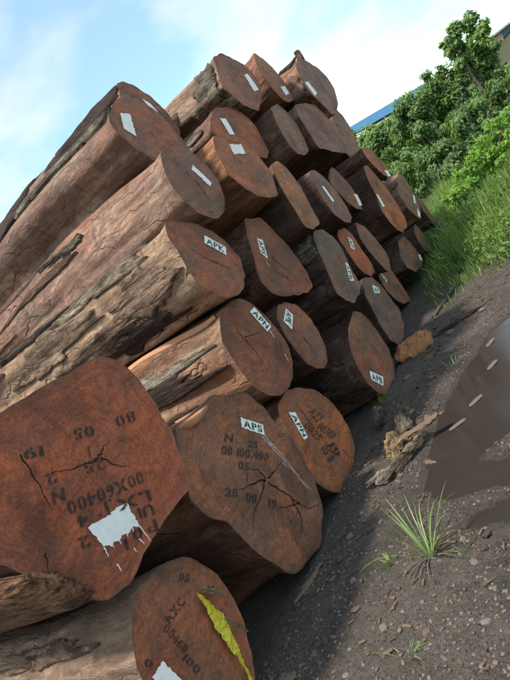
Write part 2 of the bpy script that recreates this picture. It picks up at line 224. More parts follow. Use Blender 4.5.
# ------------------------------------------------------------------ traced sections of the logs (metres, in the plane of the cut ends)
DATA = {
 'A': {"x":0.12,"c":[1.687,1.43],"r":0.557,"p":[[0.475,0.422],[0.554,0.34],[0.584,0.261],[0.594,0.15],[0.589,0.033],[0.566,-0.08],[0.545,-0.173],[0.496,-0.28],[0.454,-0.39],[0.428,-0.475],[0.322,-0.446],[0.161,-0.447],[0.038,-0.457],[-0.139,-0.494],[-0.247,-0.521],[-0.357,-0.485],[-0.477,-0.28],[-0.561,-0.117],[-0.645,0.029],[-0.561,0.258],[-0.351,0.465],[-0.187,0.466],[0.11,0.444]],"lab":[[[[-0.21,-0.19],[0.032,-0.237],[0.008,-0.348],[-0.207,-0.304]],""]],"txt":[[[[0.213,-0.185],[-0.223,-0.036],[0.191,-0.239]],"00X60400"],[[[0.425,0.075],[0.293,0.115],[0.399,0.024]],"80"],[[[0.152,0.152],[0.042,0.201],[0.125,0.107]],"05"],[[[-0.135,0.228],[-0.227,0.269],[-0.159,0.187]],"19"],[[[0.071,0.083],[0.033,0.101],[0.041,0.036]],"1"],[[[0.084,-0.004],[-0.029,0.049],[0.059,-0.053]],"25"],[[[-0.167,0.102],[-0.22,0.118],[-0.186,0.059]],"2"],[[[-0.186,0.021],[-0.249,0.042],[-0.211,-0.028]],"N"],[[[0.181,-0.28],[-0.076,-0.167],[0.162,-0.33]],"LXJ"],[[[-0.095,-0.185],[-0.143,-0.165],[-0.112,-0.225]],"-"],[[[-0.172,-0.14],[-0.224,-0.116],[-0.192,-0.183]],"4"],[[[0.144,-0.341],[0.055,-0.3],[0.121,-0.387]],"UI"],[[[0.106,-0.409],[0.042,-0.38],[0.08,-0.458]],"P"],[[[0.009,-0.376],[-0.042,-0.353],[-0.013,-0.42]],"0"],[[[-0.072,-0.368],[-0.129,-0.341],[-0.095,-0.414]],"1"],[[[-0.23,-0.213],[-0.283,-0.189],[-0.252,-0.258]],"2"]],"cr":[[[0.081,0.02],[0.021,0.02],[-0.099,0.061],[-0.188,0.111]],[[0.081,0.02],[0.124,0.039],[0.183,0.042]],[[0.074,0.012],[0.111,-0.071],[0.182,-0.125]],[[-0.246,0.256],[-0.268,0.104],[-0.29,-0.018]],[[-0.43,-0.134],[-0.468,-0.191]]],"dr":[[[0.008,-0.348],[0.005,-0.459]],[[-0.207,-0.304],[-0.221,-0.351]],[[-0.037,-0.406],[-0.032,-0.445]],[[-0.209,-0.403],[-0.215,-0.442]],[[-0.09,-0.417],[-0.093,-0.439]],[[-0.164,-0.32],[-0.173,-0.341]],[[-0.123,-0.326],[-0.131,-0.356]],[[-0.071,-0.336],[-0.079,-0.36]],[[-0.028,-0.342],[-0.04,-0.369]]]},
 'B': {"x":0.1,"c":[1.554,0.462],"r":0.378,"p":[[-0.124,0.403],[-0.075,0.413],[0.051,0.413],[0.15,0.382],[0.23,0.327],[0.308,0.22],[0.345,0.117],[0.344,0.028],[0.336,-0.068],[0.288,-0.192],[0.208,-0.31],[0.13,-0.39],[-0.021,-0.436],[-0.18,-0.376],[-0.307,-0.219],[-0.354,-0.028],[-0.311,0.139],[-0.286,0.197],[-0.237,0.287],[-0.169,0.36]],"lab":[[[[-0.184,0.102],[-0.17,-0.03],[-0.27,-0.04],[-0.271,0.104]],""]],"txt":[[[[-0.052,0.176],[0.093,0.168],[-0.064,0.22]],"AXC"],[[[-0.093,0.189],[-0.084,0.029],[-0.052,0.187]],"00460"],[[[-0.11,0.027],[-0.098,-0.082],[-0.072,0.021]],"100"],[[[0.135,0.267],[0.172,0.214],[0.172,0.282]],"05"],[[[-0.266,0.17],[-0.244,0.129],[-0.237,0.183]],"0"]]},
 'C': {"x":0.05,"c":[2.667,0.66],"r":0.577,"p":[[0.13,0.581],[0.406,0.424],[0.481,0.273],[0.477,0.052],[0.528,-0.164],[0.46,-0.389],[0.331,-0.558],[0.131,-0.652],[-0.08,-0.63],[-0.297,-0.561],[-0.331,-0.457],[-0.383,-0.307],[-0.432,-0.17],[-0.432,-0.072],[-0.446,0.015],[-0.551,0.126],[-0.562,0.257],[-0.453,0.461],[-0.35,0.607],[-0.157,0.593]],"lab":[[[[0.208,0.338],[0.355,0.18],[0.302,0.126],[0.155,0.288]],"APS"]],"txt":[[[[-0.149,0.285],[0.168,-0.001],[-0.093,0.316]],"00 100.400"],[[[-0.06,0.322],[0.0,0.273],[-0.008,0.351]],"N"],[[[0.085,0.173],[0.157,0.114],[0.134,0.197]],"25"],[[[-0.11,0.14],[-0.042,0.073],[-0.059,0.166]],"05"],[[[-0.129,0.053],[-0.103,0.03],[-0.073,0.083]],"1"],[[[-0.343,0.108],[-0.265,0.037],[-0.295,0.134]],"25"],[[[-0.228,-0.023],[-0.161,-0.093],[-0.175,0.005]],"08"],[[[-0.101,-0.174],[-0.051,-0.232],[-0.044,-0.148]],"19"]],"cr":[[[0.04,-0.056],[0.038,0.02],[-0.034,0.09]],[[0.034,-0.06],[-0.057,-0.088],[-0.21,-0.107],[-0.349,-0.183]],[[0.038,-0.08],[0.093,-0.19],[0.171,-0.373],[0.213,-0.442],[0.368,-0.526]],[[0.061,-0.065],[0.173,-0.082],[0.283,-0.094]],[[0.026,-0.054],[-0.126,0.015],[-0.216,0.055]],[[0.171,-0.373],[0.078,-0.313],[-0.034,-0.237]],[[0.142,-0.297],[0.09,-0.443],[-0.013,-0.48]]],"dr":[[[0.3,0.128],[0.323,-0.045],[0.336,-0.24],[0.356,-0.398]],[[0.276,0.135],[0.301,-0.047],[0.323,-0.212],[0.338,-0.384]],[[0.29,0.074],[0.329,-0.006]],[[0.291,-0.101],[0.296,-0.157]]]},
 'D': {"x":-0.02,"c":[3.622,0.374],"r":0.435,"p":[[-0.206,0.473],[-0.061,0.472],[0.131,0.398],[0.309,0.273],[0.419,0.112],[0.444,-0.054],[0.405,-0.223],[0.302,-0.346],[0.081,-0.417],[-0.138,-0.421],[-0.269,-0.377],[-0.378,-0.261],[-0.423,-0.132],[-0.415,-0.025],[-0.364,0.106],[-0.317,0.262],[-0.287,0.383]],"lab":[[[[-0.097,0.289],[-0.166,0.085],[-0.223,0.103],[-0.169,0.333]],"APN"]],"txt":[[[[0.038,0.2],[0.055,0.086],[0.163,0.172]],"AZ2"],[[[-0.126,0.172],[-0.096,0.004],[-0.028,0.146]],"0025"],[[[-0.001,0.075],[0.078,-0.103],[0.111,0.052]],"00380"],[[[-0.114,-0.052],[-0.144,-0.179],[-0.003,-0.09]],"05 8"],[[[-0.008,-0.099],[-0.024,-0.212],[0.087,-0.135]],"19"]],"cr":[[[-0.026,0.265],[-0.014,0.108],[-0.024,-0.035]],[[0.123,-0.24],[0.144,-0.359]]]},
 'E': {"x":0.04,"c":[3.559,1.247],"r":0.391,"p":[[-0.225,0.33],[-0.101,0.4],[0.018,0.414],[0.189,0.37],[0.292,0.268],[0.342,0.138],[0.37,-0.025],[0.36,-0.172],[0.27,-0.297],[0.132,-0.379],[-0.05,-0.409],[-0.186,-0.365],[-0.291,-0.283],[-0.358,-0.145],[-0.363,-0.027],[-0.353,0.1],[-0.324,0.218]],"lab":[[[[0.273,0.247],[0.31,0.033],[0.218,0.028],[0.183,0.238]],"APN"]],"cr":[[[-0.089,0.119],[-0.106,0.183],[-0.061,0.254]],[[-0.086,0.109],[-0.065,-0.004],[-0.097,-0.193]],[[-0.071,0.12],[0.104,0.072]]],"dr":[[[0.262,0.016],[0.25,-0.047]],[[0.231,-0.196],[0.218,-0.259]]]},
 'F': {"x":0.04,"c":[4.223,1.033],"r":0.301,"p":[[-0.082,0.338],[0.07,0.315],[0.195,0.24],[0.274,0.085],[0.264,-0.077],[0.201,-0.236],[0.093,-0.323],[-0.032,-0.342],[-0.151,-0.287],[-0.236,-0.188],[-0.254,-0.055],[-0.258,0.07],[-0.223,0.206],[-0.181,0.289]],"lab":[[[[0.043,0.188],[-0.117,0.104],[-0.145,0.211],[0.013,0.271]],"APK"]],"cr":[[[-0.039,-0.018],[-0.021,-0.112],[-0.057,-0.221]]]},
 'G': {"x":0.03,"c":[5.157,0.36],"r":0.427,"p":[[0.204,0.427],[0.334,0.357],[0.428,0.21],[0.418,0.017],[0.408,-0.178],[0.27,-0.304],[0.077,-0.391],[-0.191,-0.398],[-0.341,-0.333],[-0.418,-0.227],[-0.467,-0.079],[-0.423,0.073],[-0.362,0.218],[-0.148,0.353]],"lab":[[[[-0.28,-0.073],[-0.103,-0.246],[-0.223,-0.293],[-0.353,-0.144]],"APB"]],"cr":[[[0.118,-0.028],[0.109,-0.178]],[[0.118,-0.028],[0.086,0.14]]]},
 'H': {"x":-0.06,"c":[6.328,0.433],"r":0.408,"p":[[-0.03,0.471],[0.252,0.379],[0.339,0.24],[0.369,0.032],[0.398,-0.18],[0.221,-0.328],[-0.054,-0.42],[-0.289,-0.375],[-0.397,-0.25],[-0.386,-0.045],[-0.296,0.153],[-0.248,0.315]],"lab":[[[[0.096,0.321],[0.211,0.227],[0.145,0.179],[0.014,0.232]],"AP"]]},
 'I': {"x":-0.08,"c":[6.668,1.169],"r":0.3,"p":[[-0.105,0.353],[0.154,0.308],[0.246,0.175],[0.207,-0.042],[0.229,-0.233],[0.145,-0.356],[-0.017,-0.357],[-0.169,-0.27],[-0.234,-0.129],[-0.236,0.017],[-0.221,0.17],[-0.225,0.273]],"lab":[[[[0.129,0.134],[0.009,0.023],[-0.063,0.076],[0.075,0.205]],"AP"]]},
 'J': {"x":0.13,"c":[5.473,1.257],"r":0.374,"p":[[-0.05,0.432],[0.21,0.394],[0.35,0.262],[0.366,0.1],[0.245,-0.146],[0.213,-0.329],[0.083,-0.368],[-0.218,-0.394],[-0.269,-0.348],[-0.425,-0.198],[-0.368,-0.101],[-0.253,0.096],[-0.176,0.276]],"lab":[[[[0.249,-0.069],[0.119,-0.241],[0.032,-0.207],[0.206,-0.033]],"APB"]]},
 'K': {"x":-0.0,"c":[4.702,1.672],"r":0.417,"p":[[-0.039,0.481],[0.171,0.47],[0.245,0.358],[0.297,0.228],[0.366,0.054],[0.366,-0.148],[0.362,-0.337],[0.271,-0.422],[0.106,-0.414],[-0.096,-0.354],[-0.301,-0.292],[-0.432,-0.195],[-0.472,-0.074],[-0.432,0.026],[-0.359,0.106],[-0.256,0.252],[-0.155,0.383]],"lab":[[[[-0.008,0.229],[-0.128,0.058],[-0.176,0.14],[-0.073,0.271]],"APS"]],"cr":[[[-0.06,0.046],[0.035,-0.1],[0.11,-0.265]],[[-0.054,-0.202],[-0.091,-0.099]]],"dr":[[[-0.197,0.049],[-0.191,-0.008]]]},
 'L': {"x":0.14,"c":[3.579,1.99],"r":0.337,"p":[[-0.222,0.368],[-0.087,0.357],[0.117,0.283],[0.25,0.171],[0.341,0.03],[0.357,-0.12],[0.267,-0.251],[0.114,-0.334],[-0.042,-0.344],[-0.173,-0.281],[-0.263,-0.183],[-0.319,-0.075],[-0.316,0.009],[-0.294,0.086],[-0.279,0.191],[-0.276,0.274]],"lab":[[[[0.126,0.171],[0.28,0.011],[0.215,-0.043],[0.06,0.118]],"APK"]],"cr":[[[0.014,-0.039],[-0.053,0.02],[-0.135,0.136]],[[0.014,-0.039],[0.094,-0.104],[0.154,-0.162]]]},
 'M': {"x":0.2,"c":[3.959,2.552],"r":0.324,"p":[[-0.199,0.275],[-0.079,0.319],[0.105,0.312],[0.228,0.256],[0.309,0.117],[0.323,-0.053],[0.241,-0.213],[0.124,-0.301],[-0.03,-0.337],[-0.126,-0.321],[-0.234,-0.228],[-0.301,-0.122],[-0.323,0.007],[-0.291,0.132]],"lab":[[[[0.116,0.131],[0.206,-0.053],[0.151,-0.082],[0.059,0.094]],""]],"cr":[[[0.011,0.01],[0.022,-0.086],[0.009,-0.215]]]},
 'N': {"x":-0.08,"c":[4.326,3.155],"r":0.381,"p":[[-0.401,0.2],[-0.252,0.31],[-0.086,0.366],[0.048,0.359],[0.168,0.332],[0.283,0.22],[0.359,0.066],[0.391,-0.087],[0.382,-0.215],[0.282,-0.328],[0.111,-0.383],[-0.051,-0.363],[-0.146,-0.306],[-0.235,-0.222],[-0.325,-0.13],[-0.382,-0.027],[-0.423,0.062],[-0.449,0.139]],"lab":[[[[-0.224,0.231],[-0.106,0.212],[-0.219,0.009],[-0.317,0.088]],""]],"cr":[[[-0.011,0.024],[0.027,-0.082]]]},
 'P': {"x":0.2,"c":[4.894,2.508],"r":0.365,"p":[[-0.254,0.399],[-0.073,0.345],[0.266,0.202],[0.358,0.085],[0.376,-0.068],[0.381,-0.232],[0.33,-0.314],[0.192,-0.352],[-0.017,-0.326],[-0.165,-0.27],[-0.287,-0.158],[-0.356,-0.06],[-0.411,0.002],[-0.361,0.126],[-0.332,0.265]],"lab":[[[[-0.031,0.261],[0.179,0.236],[0.14,0.135],[-0.072,0.163]],""]]},
 'Q': {"x":-0.19,"c":[6.125,3.064],"r":0.408,"p":[[-0.44,0.252],[-0.191,0.32],[0.116,0.31],[0.378,0.208],[0.48,0.017],[0.452,-0.205],[0.352,-0.332],[0.184,-0.402],[0.051,-0.354],[-0.142,-0.257],[-0.377,-0.094],[-0.579,0.019],[-0.6,0.107]],"lab":[[[[-0.253,0.192],[-0.128,0.173],[-0.18,-0.03],[-0.295,-0.016]],""]]},
 'R': {"x":-0.11,"c":[6.782,3.632],"r":0.442,"p":[[-0.258,0.339],[0.024,0.398],[0.235,0.331],[0.475,0.23],[0.572,0.081],[0.503,-0.097],[0.327,-0.237],[0.112,-0.339],[-0.03,-0.415],[-0.213,-0.358],[-0.412,-0.263],[-0.569,-0.187],[-0.549,-0.096],[-0.443,0.099]],"lab":[[[[0.244,0.087],[0.363,0.099],[0.369,-0.136],[0.207,-0.149]],""]]},
 'S': {"x":-0.06,"c":[7.725,3.59],"r":0.339,"p":[[-0.078,0.429],[0.089,0.339],[0.237,0.182],[0.304,-0.011],[0.31,-0.221],[0.21,-0.329],[0.043,-0.382],[-0.126,-0.324],[-0.221,-0.226],[-0.281,-0.086],[-0.318,0.066],[-0.27,0.231]],"lab":[[[[0.029,-0.113],[0.219,-0.111],[0.177,-0.231],[0.02,-0.248]],""]]},
 'T': {"x":0.14,"c":[8.623,3.319],"r":0.519,"p":[[-0.117,0.467],[0.144,0.42],[0.498,0.281],[0.66,0.1],[0.608,-0.115],[0.333,-0.332],[0.012,-0.465],[-0.289,-0.49],[-0.355,-0.352],[-0.512,-0.147],[-0.639,-0.028],[-0.623,0.098],[-0.516,0.255]],"lab":[[[[-0.515,0.057],[-0.349,0.065],[-0.296,-0.125],[-0.459,-0.166]],""]]},
 'U': {"x":0.02,"c":[6.909,2.83],"r":0.334,"p":[[-0.129,0.34],[0.135,0.364],[0.254,0.268],[0.33,0.053],[0.238,-0.176],[0.15,-0.312],[-0.041,-0.356],[-0.249,-0.31],[-0.317,-0.187],[-0.302,-0.036],[-0.249,0.14]]},
 'V': {"x":0.08,"c":[7.788,2.708],"r":0.51,"p":[[-0.343,0.396],[0.019,0.403],[0.423,0.343],[0.595,0.163],[0.604,-0.057],[0.463,-0.276],[0.487,-0.414],[0.248,-0.428],[-0.099,-0.36],[-0.375,-0.272],[-0.74,-0.204],[-0.619,-0.027],[-0.548,0.188]],"dr":[[[-0.172,-0.004],[-0.104,-0.106],[-0.072,-0.252]]]},
 'W': {"x":0.2,"c":[5.448,2.069],"r":0.31,"p":[[-0.04,0.394],[0.125,0.414],[0.217,0.313],[0.251,0.083],[0.163,-0.182],[0.094,-0.399],[-0.114,-0.388],[-0.265,-0.285],[-0.23,-0.13],[-0.206,0.086],[-0.157,0.251]]},
 'X': {"x":0.13,"c":[6.462,1.871],"r":0.312,"p":[[-0.077,0.393],[0.059,0.368],[0.186,0.232],[0.256,0.017],[0.248,-0.197],[0.194,-0.328],[0.077,-0.382],[-0.097,-0.32],[-0.234,-0.186],[-0.261,-0.003],[-0.226,0.192],[-0.195,0.307]],"lab":[[[[-0.084,0.17],[-0.025,0.149],[-0.015,-0.048],[-0.084,-0.051]],""]]},
 'Y': {"x":-0.24,"c":[8.131,1.882],"r":0.34,"p":[[-0.239,0.324],[0.085,0.367],[0.205,0.223],[0.301,0.01],[0.293,-0.255],[0.223,-0.417],[-0.049,-0.33],[-0.223,-0.184],[-0.308,0.021],[-0.37,0.184]],"lab":[[[[0.204,-0.128],[0.324,-0.163],[0.223,-0.338],[0.1,-0.315]],""]]},
 'Z': {"x":-0.04,"c":[8.831,1.362],"r":0.495,"p":[[0.031,0.663],[0.226,0.61],[0.346,0.383],[0.405,0.124],[0.4,-0.161],[0.317,-0.388],[0.143,-0.53],[-0.142,-0.54],[-0.381,-0.433],[-0.459,-0.25],[-0.494,-0.029],[-0.282,0.186],[-0.192,0.434]],"lab":[[[[-0.254,0.197],[-0.181,0.173],[-0.217,-0.027],[-0.329,-0.018]],""]]},
 'a': {"x":-0.02,"c":[9.516,1.961],"r":0.297,"p":[[-0.294,0.305],[0.084,0.27],[0.254,0.049],[0.322,-0.22],[0.232,-0.342],[-0.041,-0.269],[-0.236,-0.061],[-0.344,0.145]],"lab":[[[[0.099,-0.187],[0.255,-0.216],[0.268,-0.329],[0.097,-0.304]],""]]},
 'b': {"x":0.03,"c":[9.813,1.192],"r":0.41,"p":[[0.299,0.422],[0.472,0.327],[0.412,0.029],[0.295,-0.254],[-0.201,-0.43],[-0.339,-0.294],[-0.505,-0.058],[-0.469,0.126]],"lab":[[[[0.249,-0.038],[0.325,-0.076],[0.122,-0.183],[0.034,-0.15]],""],[[[0.015,-0.246],[-0.004,-0.342],[-0.148,-0.396],[-0.218,-0.346]],""]]},
 'c': {"x":-0.1,"c":[10.817,0.724],"r":0.239,"p":[[0.019,0.455],[0.144,0.094],[0.144,-0.242],[0.165,-0.405],[-0.127,-0.212],[-0.206,0.028]]},
 'd': {"x":-0.21,"c":[8.845,0.479],"r":0.363,"p":[[-0.081,0.302],[0.299,0.262],[0.403,0.094],[0.429,-0.132],[0.302,-0.286],[-0.236,-0.246],[-0.488,-0.08],[-0.442,0.123]],"lab":[[[[0.382,-0.117],[0.462,-0.163],[0.372,-0.251],[0.288,-0.203]],""]]},
 'e': {"x":-0.1,"c":[7.37,1.019],"r":0.316,"p":[[-0.068,0.428],[0.136,0.307],[0.23,0.083],[0.279,-0.165],[0.145,-0.386],[-0.108,-0.359],[-0.207,-0.163],[-0.261,0.045],[-0.254,0.23]]},
 'f': {"x":-0.31,"c":[7.742,0.414],"r":0.342,"p":[[-0.123,0.364],[0.252,0.284],[0.291,0.039],[0.282,-0.225],[0.251,-0.392],[-0.084,-0.321],[-0.254,-0.18],[-0.353,0.029],[-0.313,0.215]],"lab":[[[[-0.146,0.355],[-0.11,0.104],[-0.178,0.078],[-0.192,0.304]],"APS"]]},
 'g': {"x":-0.35,"c":[10.04,2.612],"r":0.506,"p":[[0.463,0.557],[0.606,0.377],[0.585,0.146],[0.453,-0.135],[0.045,-0.409],[-0.302,-0.473],[-0.7,-0.367],[-0.68,-0.158],[-0.399,0.095],[-0.039,0.394]]},
 'O': {"x":-0.75,"c":[5.698,3.734],"r":0.385,"p":[[-0.205,0.437],[-0.093,0.459],[0.077,0.389],[0.226,0.251],[0.325,0.057],[0.357,-0.164],[0.29,-0.375],[0.066,-0.451],[-0.142,-0.356],[-0.275,-0.173],[-0.351,0.035],[-0.343,0.232]],"lab":[[[[0.035,0.222],[0.131,0.164],[0.163,0.037],[0.059,0.117]],""]]},
 'k': {"x":-0.22,"c":[9.957,0.435],"r":0.263,"p":[[0.163,0.273],[0.27,0.115],[0.212,-0.124],[0.066,-0.29],[-0.244,-0.187],[-0.257,0.023],[-0.204,0.191]]},
}

# name: (face tint, grey amount, side tint, bark amount, length, label)
SPEC = {
 'A': ((0.291, 0.092, 0.045), 0.15, (0.20, 0.10, 0.07), 0.5, 7.2, 'large red-brown log with upside-down stencilled numbers and a dripping white paint patch'),
 'B': ((0.270, 0.105, 0.050), 0.35, (0.34, 0.235, 0.165), 0.35, 7.0, 'bottom log with pale side and yellow plastic strip on its brown cut end'),
 'C': ((0.245, 0.110, 0.063), 0.35, (0.30, 0.15, 0.10), 0.5, 7.5, 'wide deeply cracked log on the ground, marked APS with long white paint runs'),
 'D': ((0.320, 0.119, 0.048), 0.45, (0.20, 0.11, 0.075), 0.5, 7.0, 'oval orange-brown log on the ground marked APN beside ochre patch of dark lettering'),
 'E': ((0.213, 0.087, 0.052), 0.45, (0.40, 0.235, 0.145), 0.75, 7.4, 'round log with a dark pith hole marked APN, lying on the cracked APS log'),
 'F': ((0.234, 0.101, 0.059), 0.5, (0.14, 0.08, 0.06), 0.5, 7.1, 'small round log with slanting APK label behind the log with the pith hole'),
 'G': ((0.270, 0.112, 0.063), 0.6, (0.17, 0.10, 0.07), 0.8, 7.2, 'log on the ground marked APB low on its end beside the orange clay lump'),
 'H': ((0.177, 0.105, 0.073), 0.9, (0.12, 0.08, 0.065), 0.6, 7.0, 'dull brown ground log with small square label, next behind the APB ground log'),
 'I': ((0.341, 0.105, 0.045), 0.25, (0.13, 0.08, 0.06), 0.5, 7.0, 'small bright orange-red oval log above the dull brown ground log'),
 'J': ((0.177, 0.109, 0.078), 0.9, (0.14, 0.085, 0.065), 0.7, 7.3, 'angular grey-brown log with bark slab on its top and upright label'),
 'K': ((0.234, 0.095, 0.059), 0.45, (0.19, 0.10, 0.075), 0.4, 7.3, 'lobed red-brown log with upright APS label, beside the angular grey-brown log'),
 'L': ((0.291, 0.109, 0.056), 0.55, (0.44, 0.30, 0.20), 0.95, 7.6, 'oval log marked APK with pale peeling bark along its side'),
 'M': ((0.234, 0.109, 0.073), 0.7, (0.33, 0.205, 0.155), 0.6, 7.6, 'smooth oval log with slanting white stripe, lying on the pale peeling log'),
 'N': ((0.298, 0.115, 0.063), 0.6, (0.31, 0.195, 0.150), 0.65, 7.7, 'log with tall white paint patch, beneath the recessed log with the bark plates'),
 'P': ((0.320, 0.126, 0.064), 0.5, (0.42, 0.22, 0.125), 0.25, 7.2, 'protruding angular log with square white patch and orange split edge'),
 'Q': ((0.334, 0.115, 0.056), 0.45, (0.22, 0.13, 0.09), 0.8, 7.2, 'orange-brown log with leaning white patch, resting behind the protruding angular log'),
 'R': ((0.284, 0.120, 0.067), 0.5, (0.33, 0.215, 0.155), 0.75, 7.3, 'top log with thick grey bark collar and narrow white stripe'),
 'S': ((0.305, 0.126, 0.076), 0.45, (0.36, 0.18, 0.11), 0.3, 7.2, 'top log with small white patch between the collared log and the ragged log'),
 'T': ((0.248, 0.123, 0.084), 0.7, (0.30, 0.155, 0.10), 0.6, 7.3, 'ragged top log with a splinter at its peak and flaking white label'),
 'U': ((0.241, 0.137, 0.095), 0.9, (0.19, 0.115, 0.085), 0.4, 7.0, 'plain oval grey-brown log without label, under the top row'),
 'V': ((0.220, 0.115, 0.090), 0.6, (0.15, 0.085, 0.065), 0.4, 7.2, 'wide purplish-brown log with faint pale streak under the ragged top log'),
 'W': ((0.369, 0.165, 0.081), 0.55, (0.14, 0.085, 0.065), 0.4, 7.0, 'narrow orange-streaked log without any label above the angular grey-brown log'),
 'X': ((0.248, 0.126, 0.087), 0.7, (0.12, 0.075, 0.06), 0.4, 7.0, 'slim oval brown log with thin white stripe beside the orange-streaked log'),
 'Y': ((0.270, 0.129, 0.084), 0.6, (0.12, 0.075, 0.06), 0.4, 7.0, 'small pinkish-brown log with white patch at its foot, under the purplish log'),
 'Z': ((0.369, 0.129, 0.059), 0.35, (0.12, 0.07, 0.05), 0.4, 7.2, 'tall bright orange-brown log with split knot and short white mark'),
 'a': ((0.341, 0.126, 0.063), 0.3, (0.20, 0.11, 0.08), 0.4, 7.0, 'orange-brown log with white tip mark, resting above the log with the split knot'),
 'b': ((0.256, 0.126, 0.084), 0.6, (0.42, 0.27, 0.18), 0.5, 7.0, 'brown log with sunlit pale shoulder and two white marks near the pile end'),  # side tint kept pale, sunlight on the bark painted into it
 'c': ((0.227, 0.119, 0.084), 0.6, (0.17, 0.10, 0.07), 0.4, 7.0, 'last slim unmarked log at the grassy end of the pile'),
 'd': ((0.234, 0.119, 0.077), 0.6, (0.15, 0.10, 0.07), 0.6, 7.0, 'ground log half hidden by grass with white mark at its foot'),
 'e': ((0.263, 0.119, 0.070), 0.6, (0.12, 0.08, 0.06), 0.4, 7.0, 'recessed brown unmarked log behind the small orange-red log'),
 'f': ((0.256, 0.112, 0.064), 0.5, (0.12, 0.08, 0.06), 0.4, 7.0, 'recessed ground log marked APS behind the dull brown ground log'),
 'g': ((0.284, 0.147, 0.101), 0.6, (0.22, 0.12, 0.085), 0.4, 7.0, 'set-back unmarked log at the pile end just behind the purplish log'),
 'O': ((0.270, 0.119, 0.070), 0.5, (0.33, 0.21, 0.165), 0.6, 7.6, 'topmost recessed log with dark bark plates along its side and thin white sliver'),
 'k': ((0.213, 0.112, 0.077), 0.6, (0.14, 0.09, 0.07), 0.4, 7.0, 'small unmarked ground log half sunk in the grass at the pile end'),
}
SCOL = {}

def radial(poly, n):
    """distance from the pith to the outline, sampled at n angles"""
    out = []
    for k in range(n):
        a = 2*math.pi*k/n; d = Vector((math.cos(a), math.sin(a))); best = 0
        for (x1, y1), (x2, y2) in zip(poly, poly[1:]+poly[:1]):
            ex, ey = x2-x1, y2-y1; den = d.x*ey - d.y*ex
            if abs(den) < 1e-9: continue
            t = (x1*ey - y1*ex)/den; s = (x1*d.y - y1*d.x)/den
            if t > 0 and -1e-6 <= s <= 1+1e-6: best = max(best, t)
        out.append(best)
    for _ in range(2):
        out = [0.2*out[k-1]+0.6*out[k]+0.2*out[(k+1) % n] for k in range(n)]
    return out

NA = 120
BODY = {}; FRONT = {}
for n, d in DATA.items(): FRONT[n] = radial(d['p'], NA)
def clamp_r(n, rad, grow):
    d = DATA[n]; res = []
    for k in range(NA):
        a = 2*math.pi*k/NA; ca, sa = math.cos(a), math.sin(a); r = rad[k]; lim = 9
        for m_, e in DATA.items():
            if m_ == n: continue
            dy, dz = e['c'][0]-d['c'][0], e['c'][1]-d['c'][1]; D = math.hypot(dy, dz)
            if D > 2.0: continue
            cut = D*d['r']/(d['r']+e['r']) - 0.006          # plane where the two logs press together
            cosb = (ca*dy+sa*dz)/D
            if cosb > 0.15: lim = min(lim, cut/cosb)
        if d['c'][1] < 0.9 and sa < -0.2: lim = min(lim, (d['c'][1]+0.05)/-sa)
        if grow:
            tgt = r*1.02
            if lim < r*1.32: tgt = lim
            r = min(tgt, lim)
        else: r = min(r, lim)
        res.append(r)
    for _ in range(3 if grow else 1):
        res = [min(res[k], 0.25*res[k-1]+0.5*res[k]+0.25*res[(k+1) % NA]) if not grow else 0.25*res[k-1]+0.5*res[k]+0.25*res[(k+1) % NA] for k in range(NA)]
    return res
for n in DATA:
    FRONT[n] = clamp_r(n, FRONT[n], False)
    FRONT[n] = [r*(1+0.035*NZ(math.cos(6.2832*k/NA)*4+ord(n), math.sin(6.2832*k/NA)*5)-0.012*max(0, NZ(k*0.9, ord(n)*1.7))) for k, r in enumerate(FRONT[n])]; BODY[n] = clamp_r(n, FRONT[n], n not in 'AB')

def log_r(n, th, s):
    k = (th/(2*math.pi)*NA) % NA; i = int(k); f = k-i; j = (i+1) % NA
    fr = FRONT[n][i]*(1-f)+FRONT[n][j % NA]*f; bo = BODY[n][i]*(1-f)+BODY[n][j % NA]*f
    t = smooth01((s-0.06)/0.9)
    r = fr*(1-t)+bo*t
    sd_ = sum(map(ord, n))*3.7
    cy, cz = math.cos(th), math.sin(th)
    bump = 0.055*NZ(cy*1.2+sd_, cz*1.2, s*0.9) + 0.022*NZ(cy*3.1, cz*3.1+sd_, s*1.6) + 0.006*NZ(cy*9, cz*9+sd_, s*1.2)
    return r*(1 - 0.012*t) + (bump-0.012)*smooth01(s/0.12)*(1.0 if bump < 0.012 else 0.6)
def log_p(n, th, s, off=0.0):
    r = log_r(n, th, s) + off
    k = 0.07*smooth01(s/1.2); sd_ = sum(map(ord, n))*2.9
    return Vector((-s, r*math.cos(th)+k*NZ(s*0.55, sd_), r*math.sin(th)+k*NZ(s*0.55, sd_, 7.0)))
def face_x(n, y, z):
    sd_ = sum(map(ord, n))*1.3
    return 0.010*NZ(y*1.7+sd_, z*1.7, 0.3) + 0.004*NZ(y*5, z*5+sd_, 2.0)

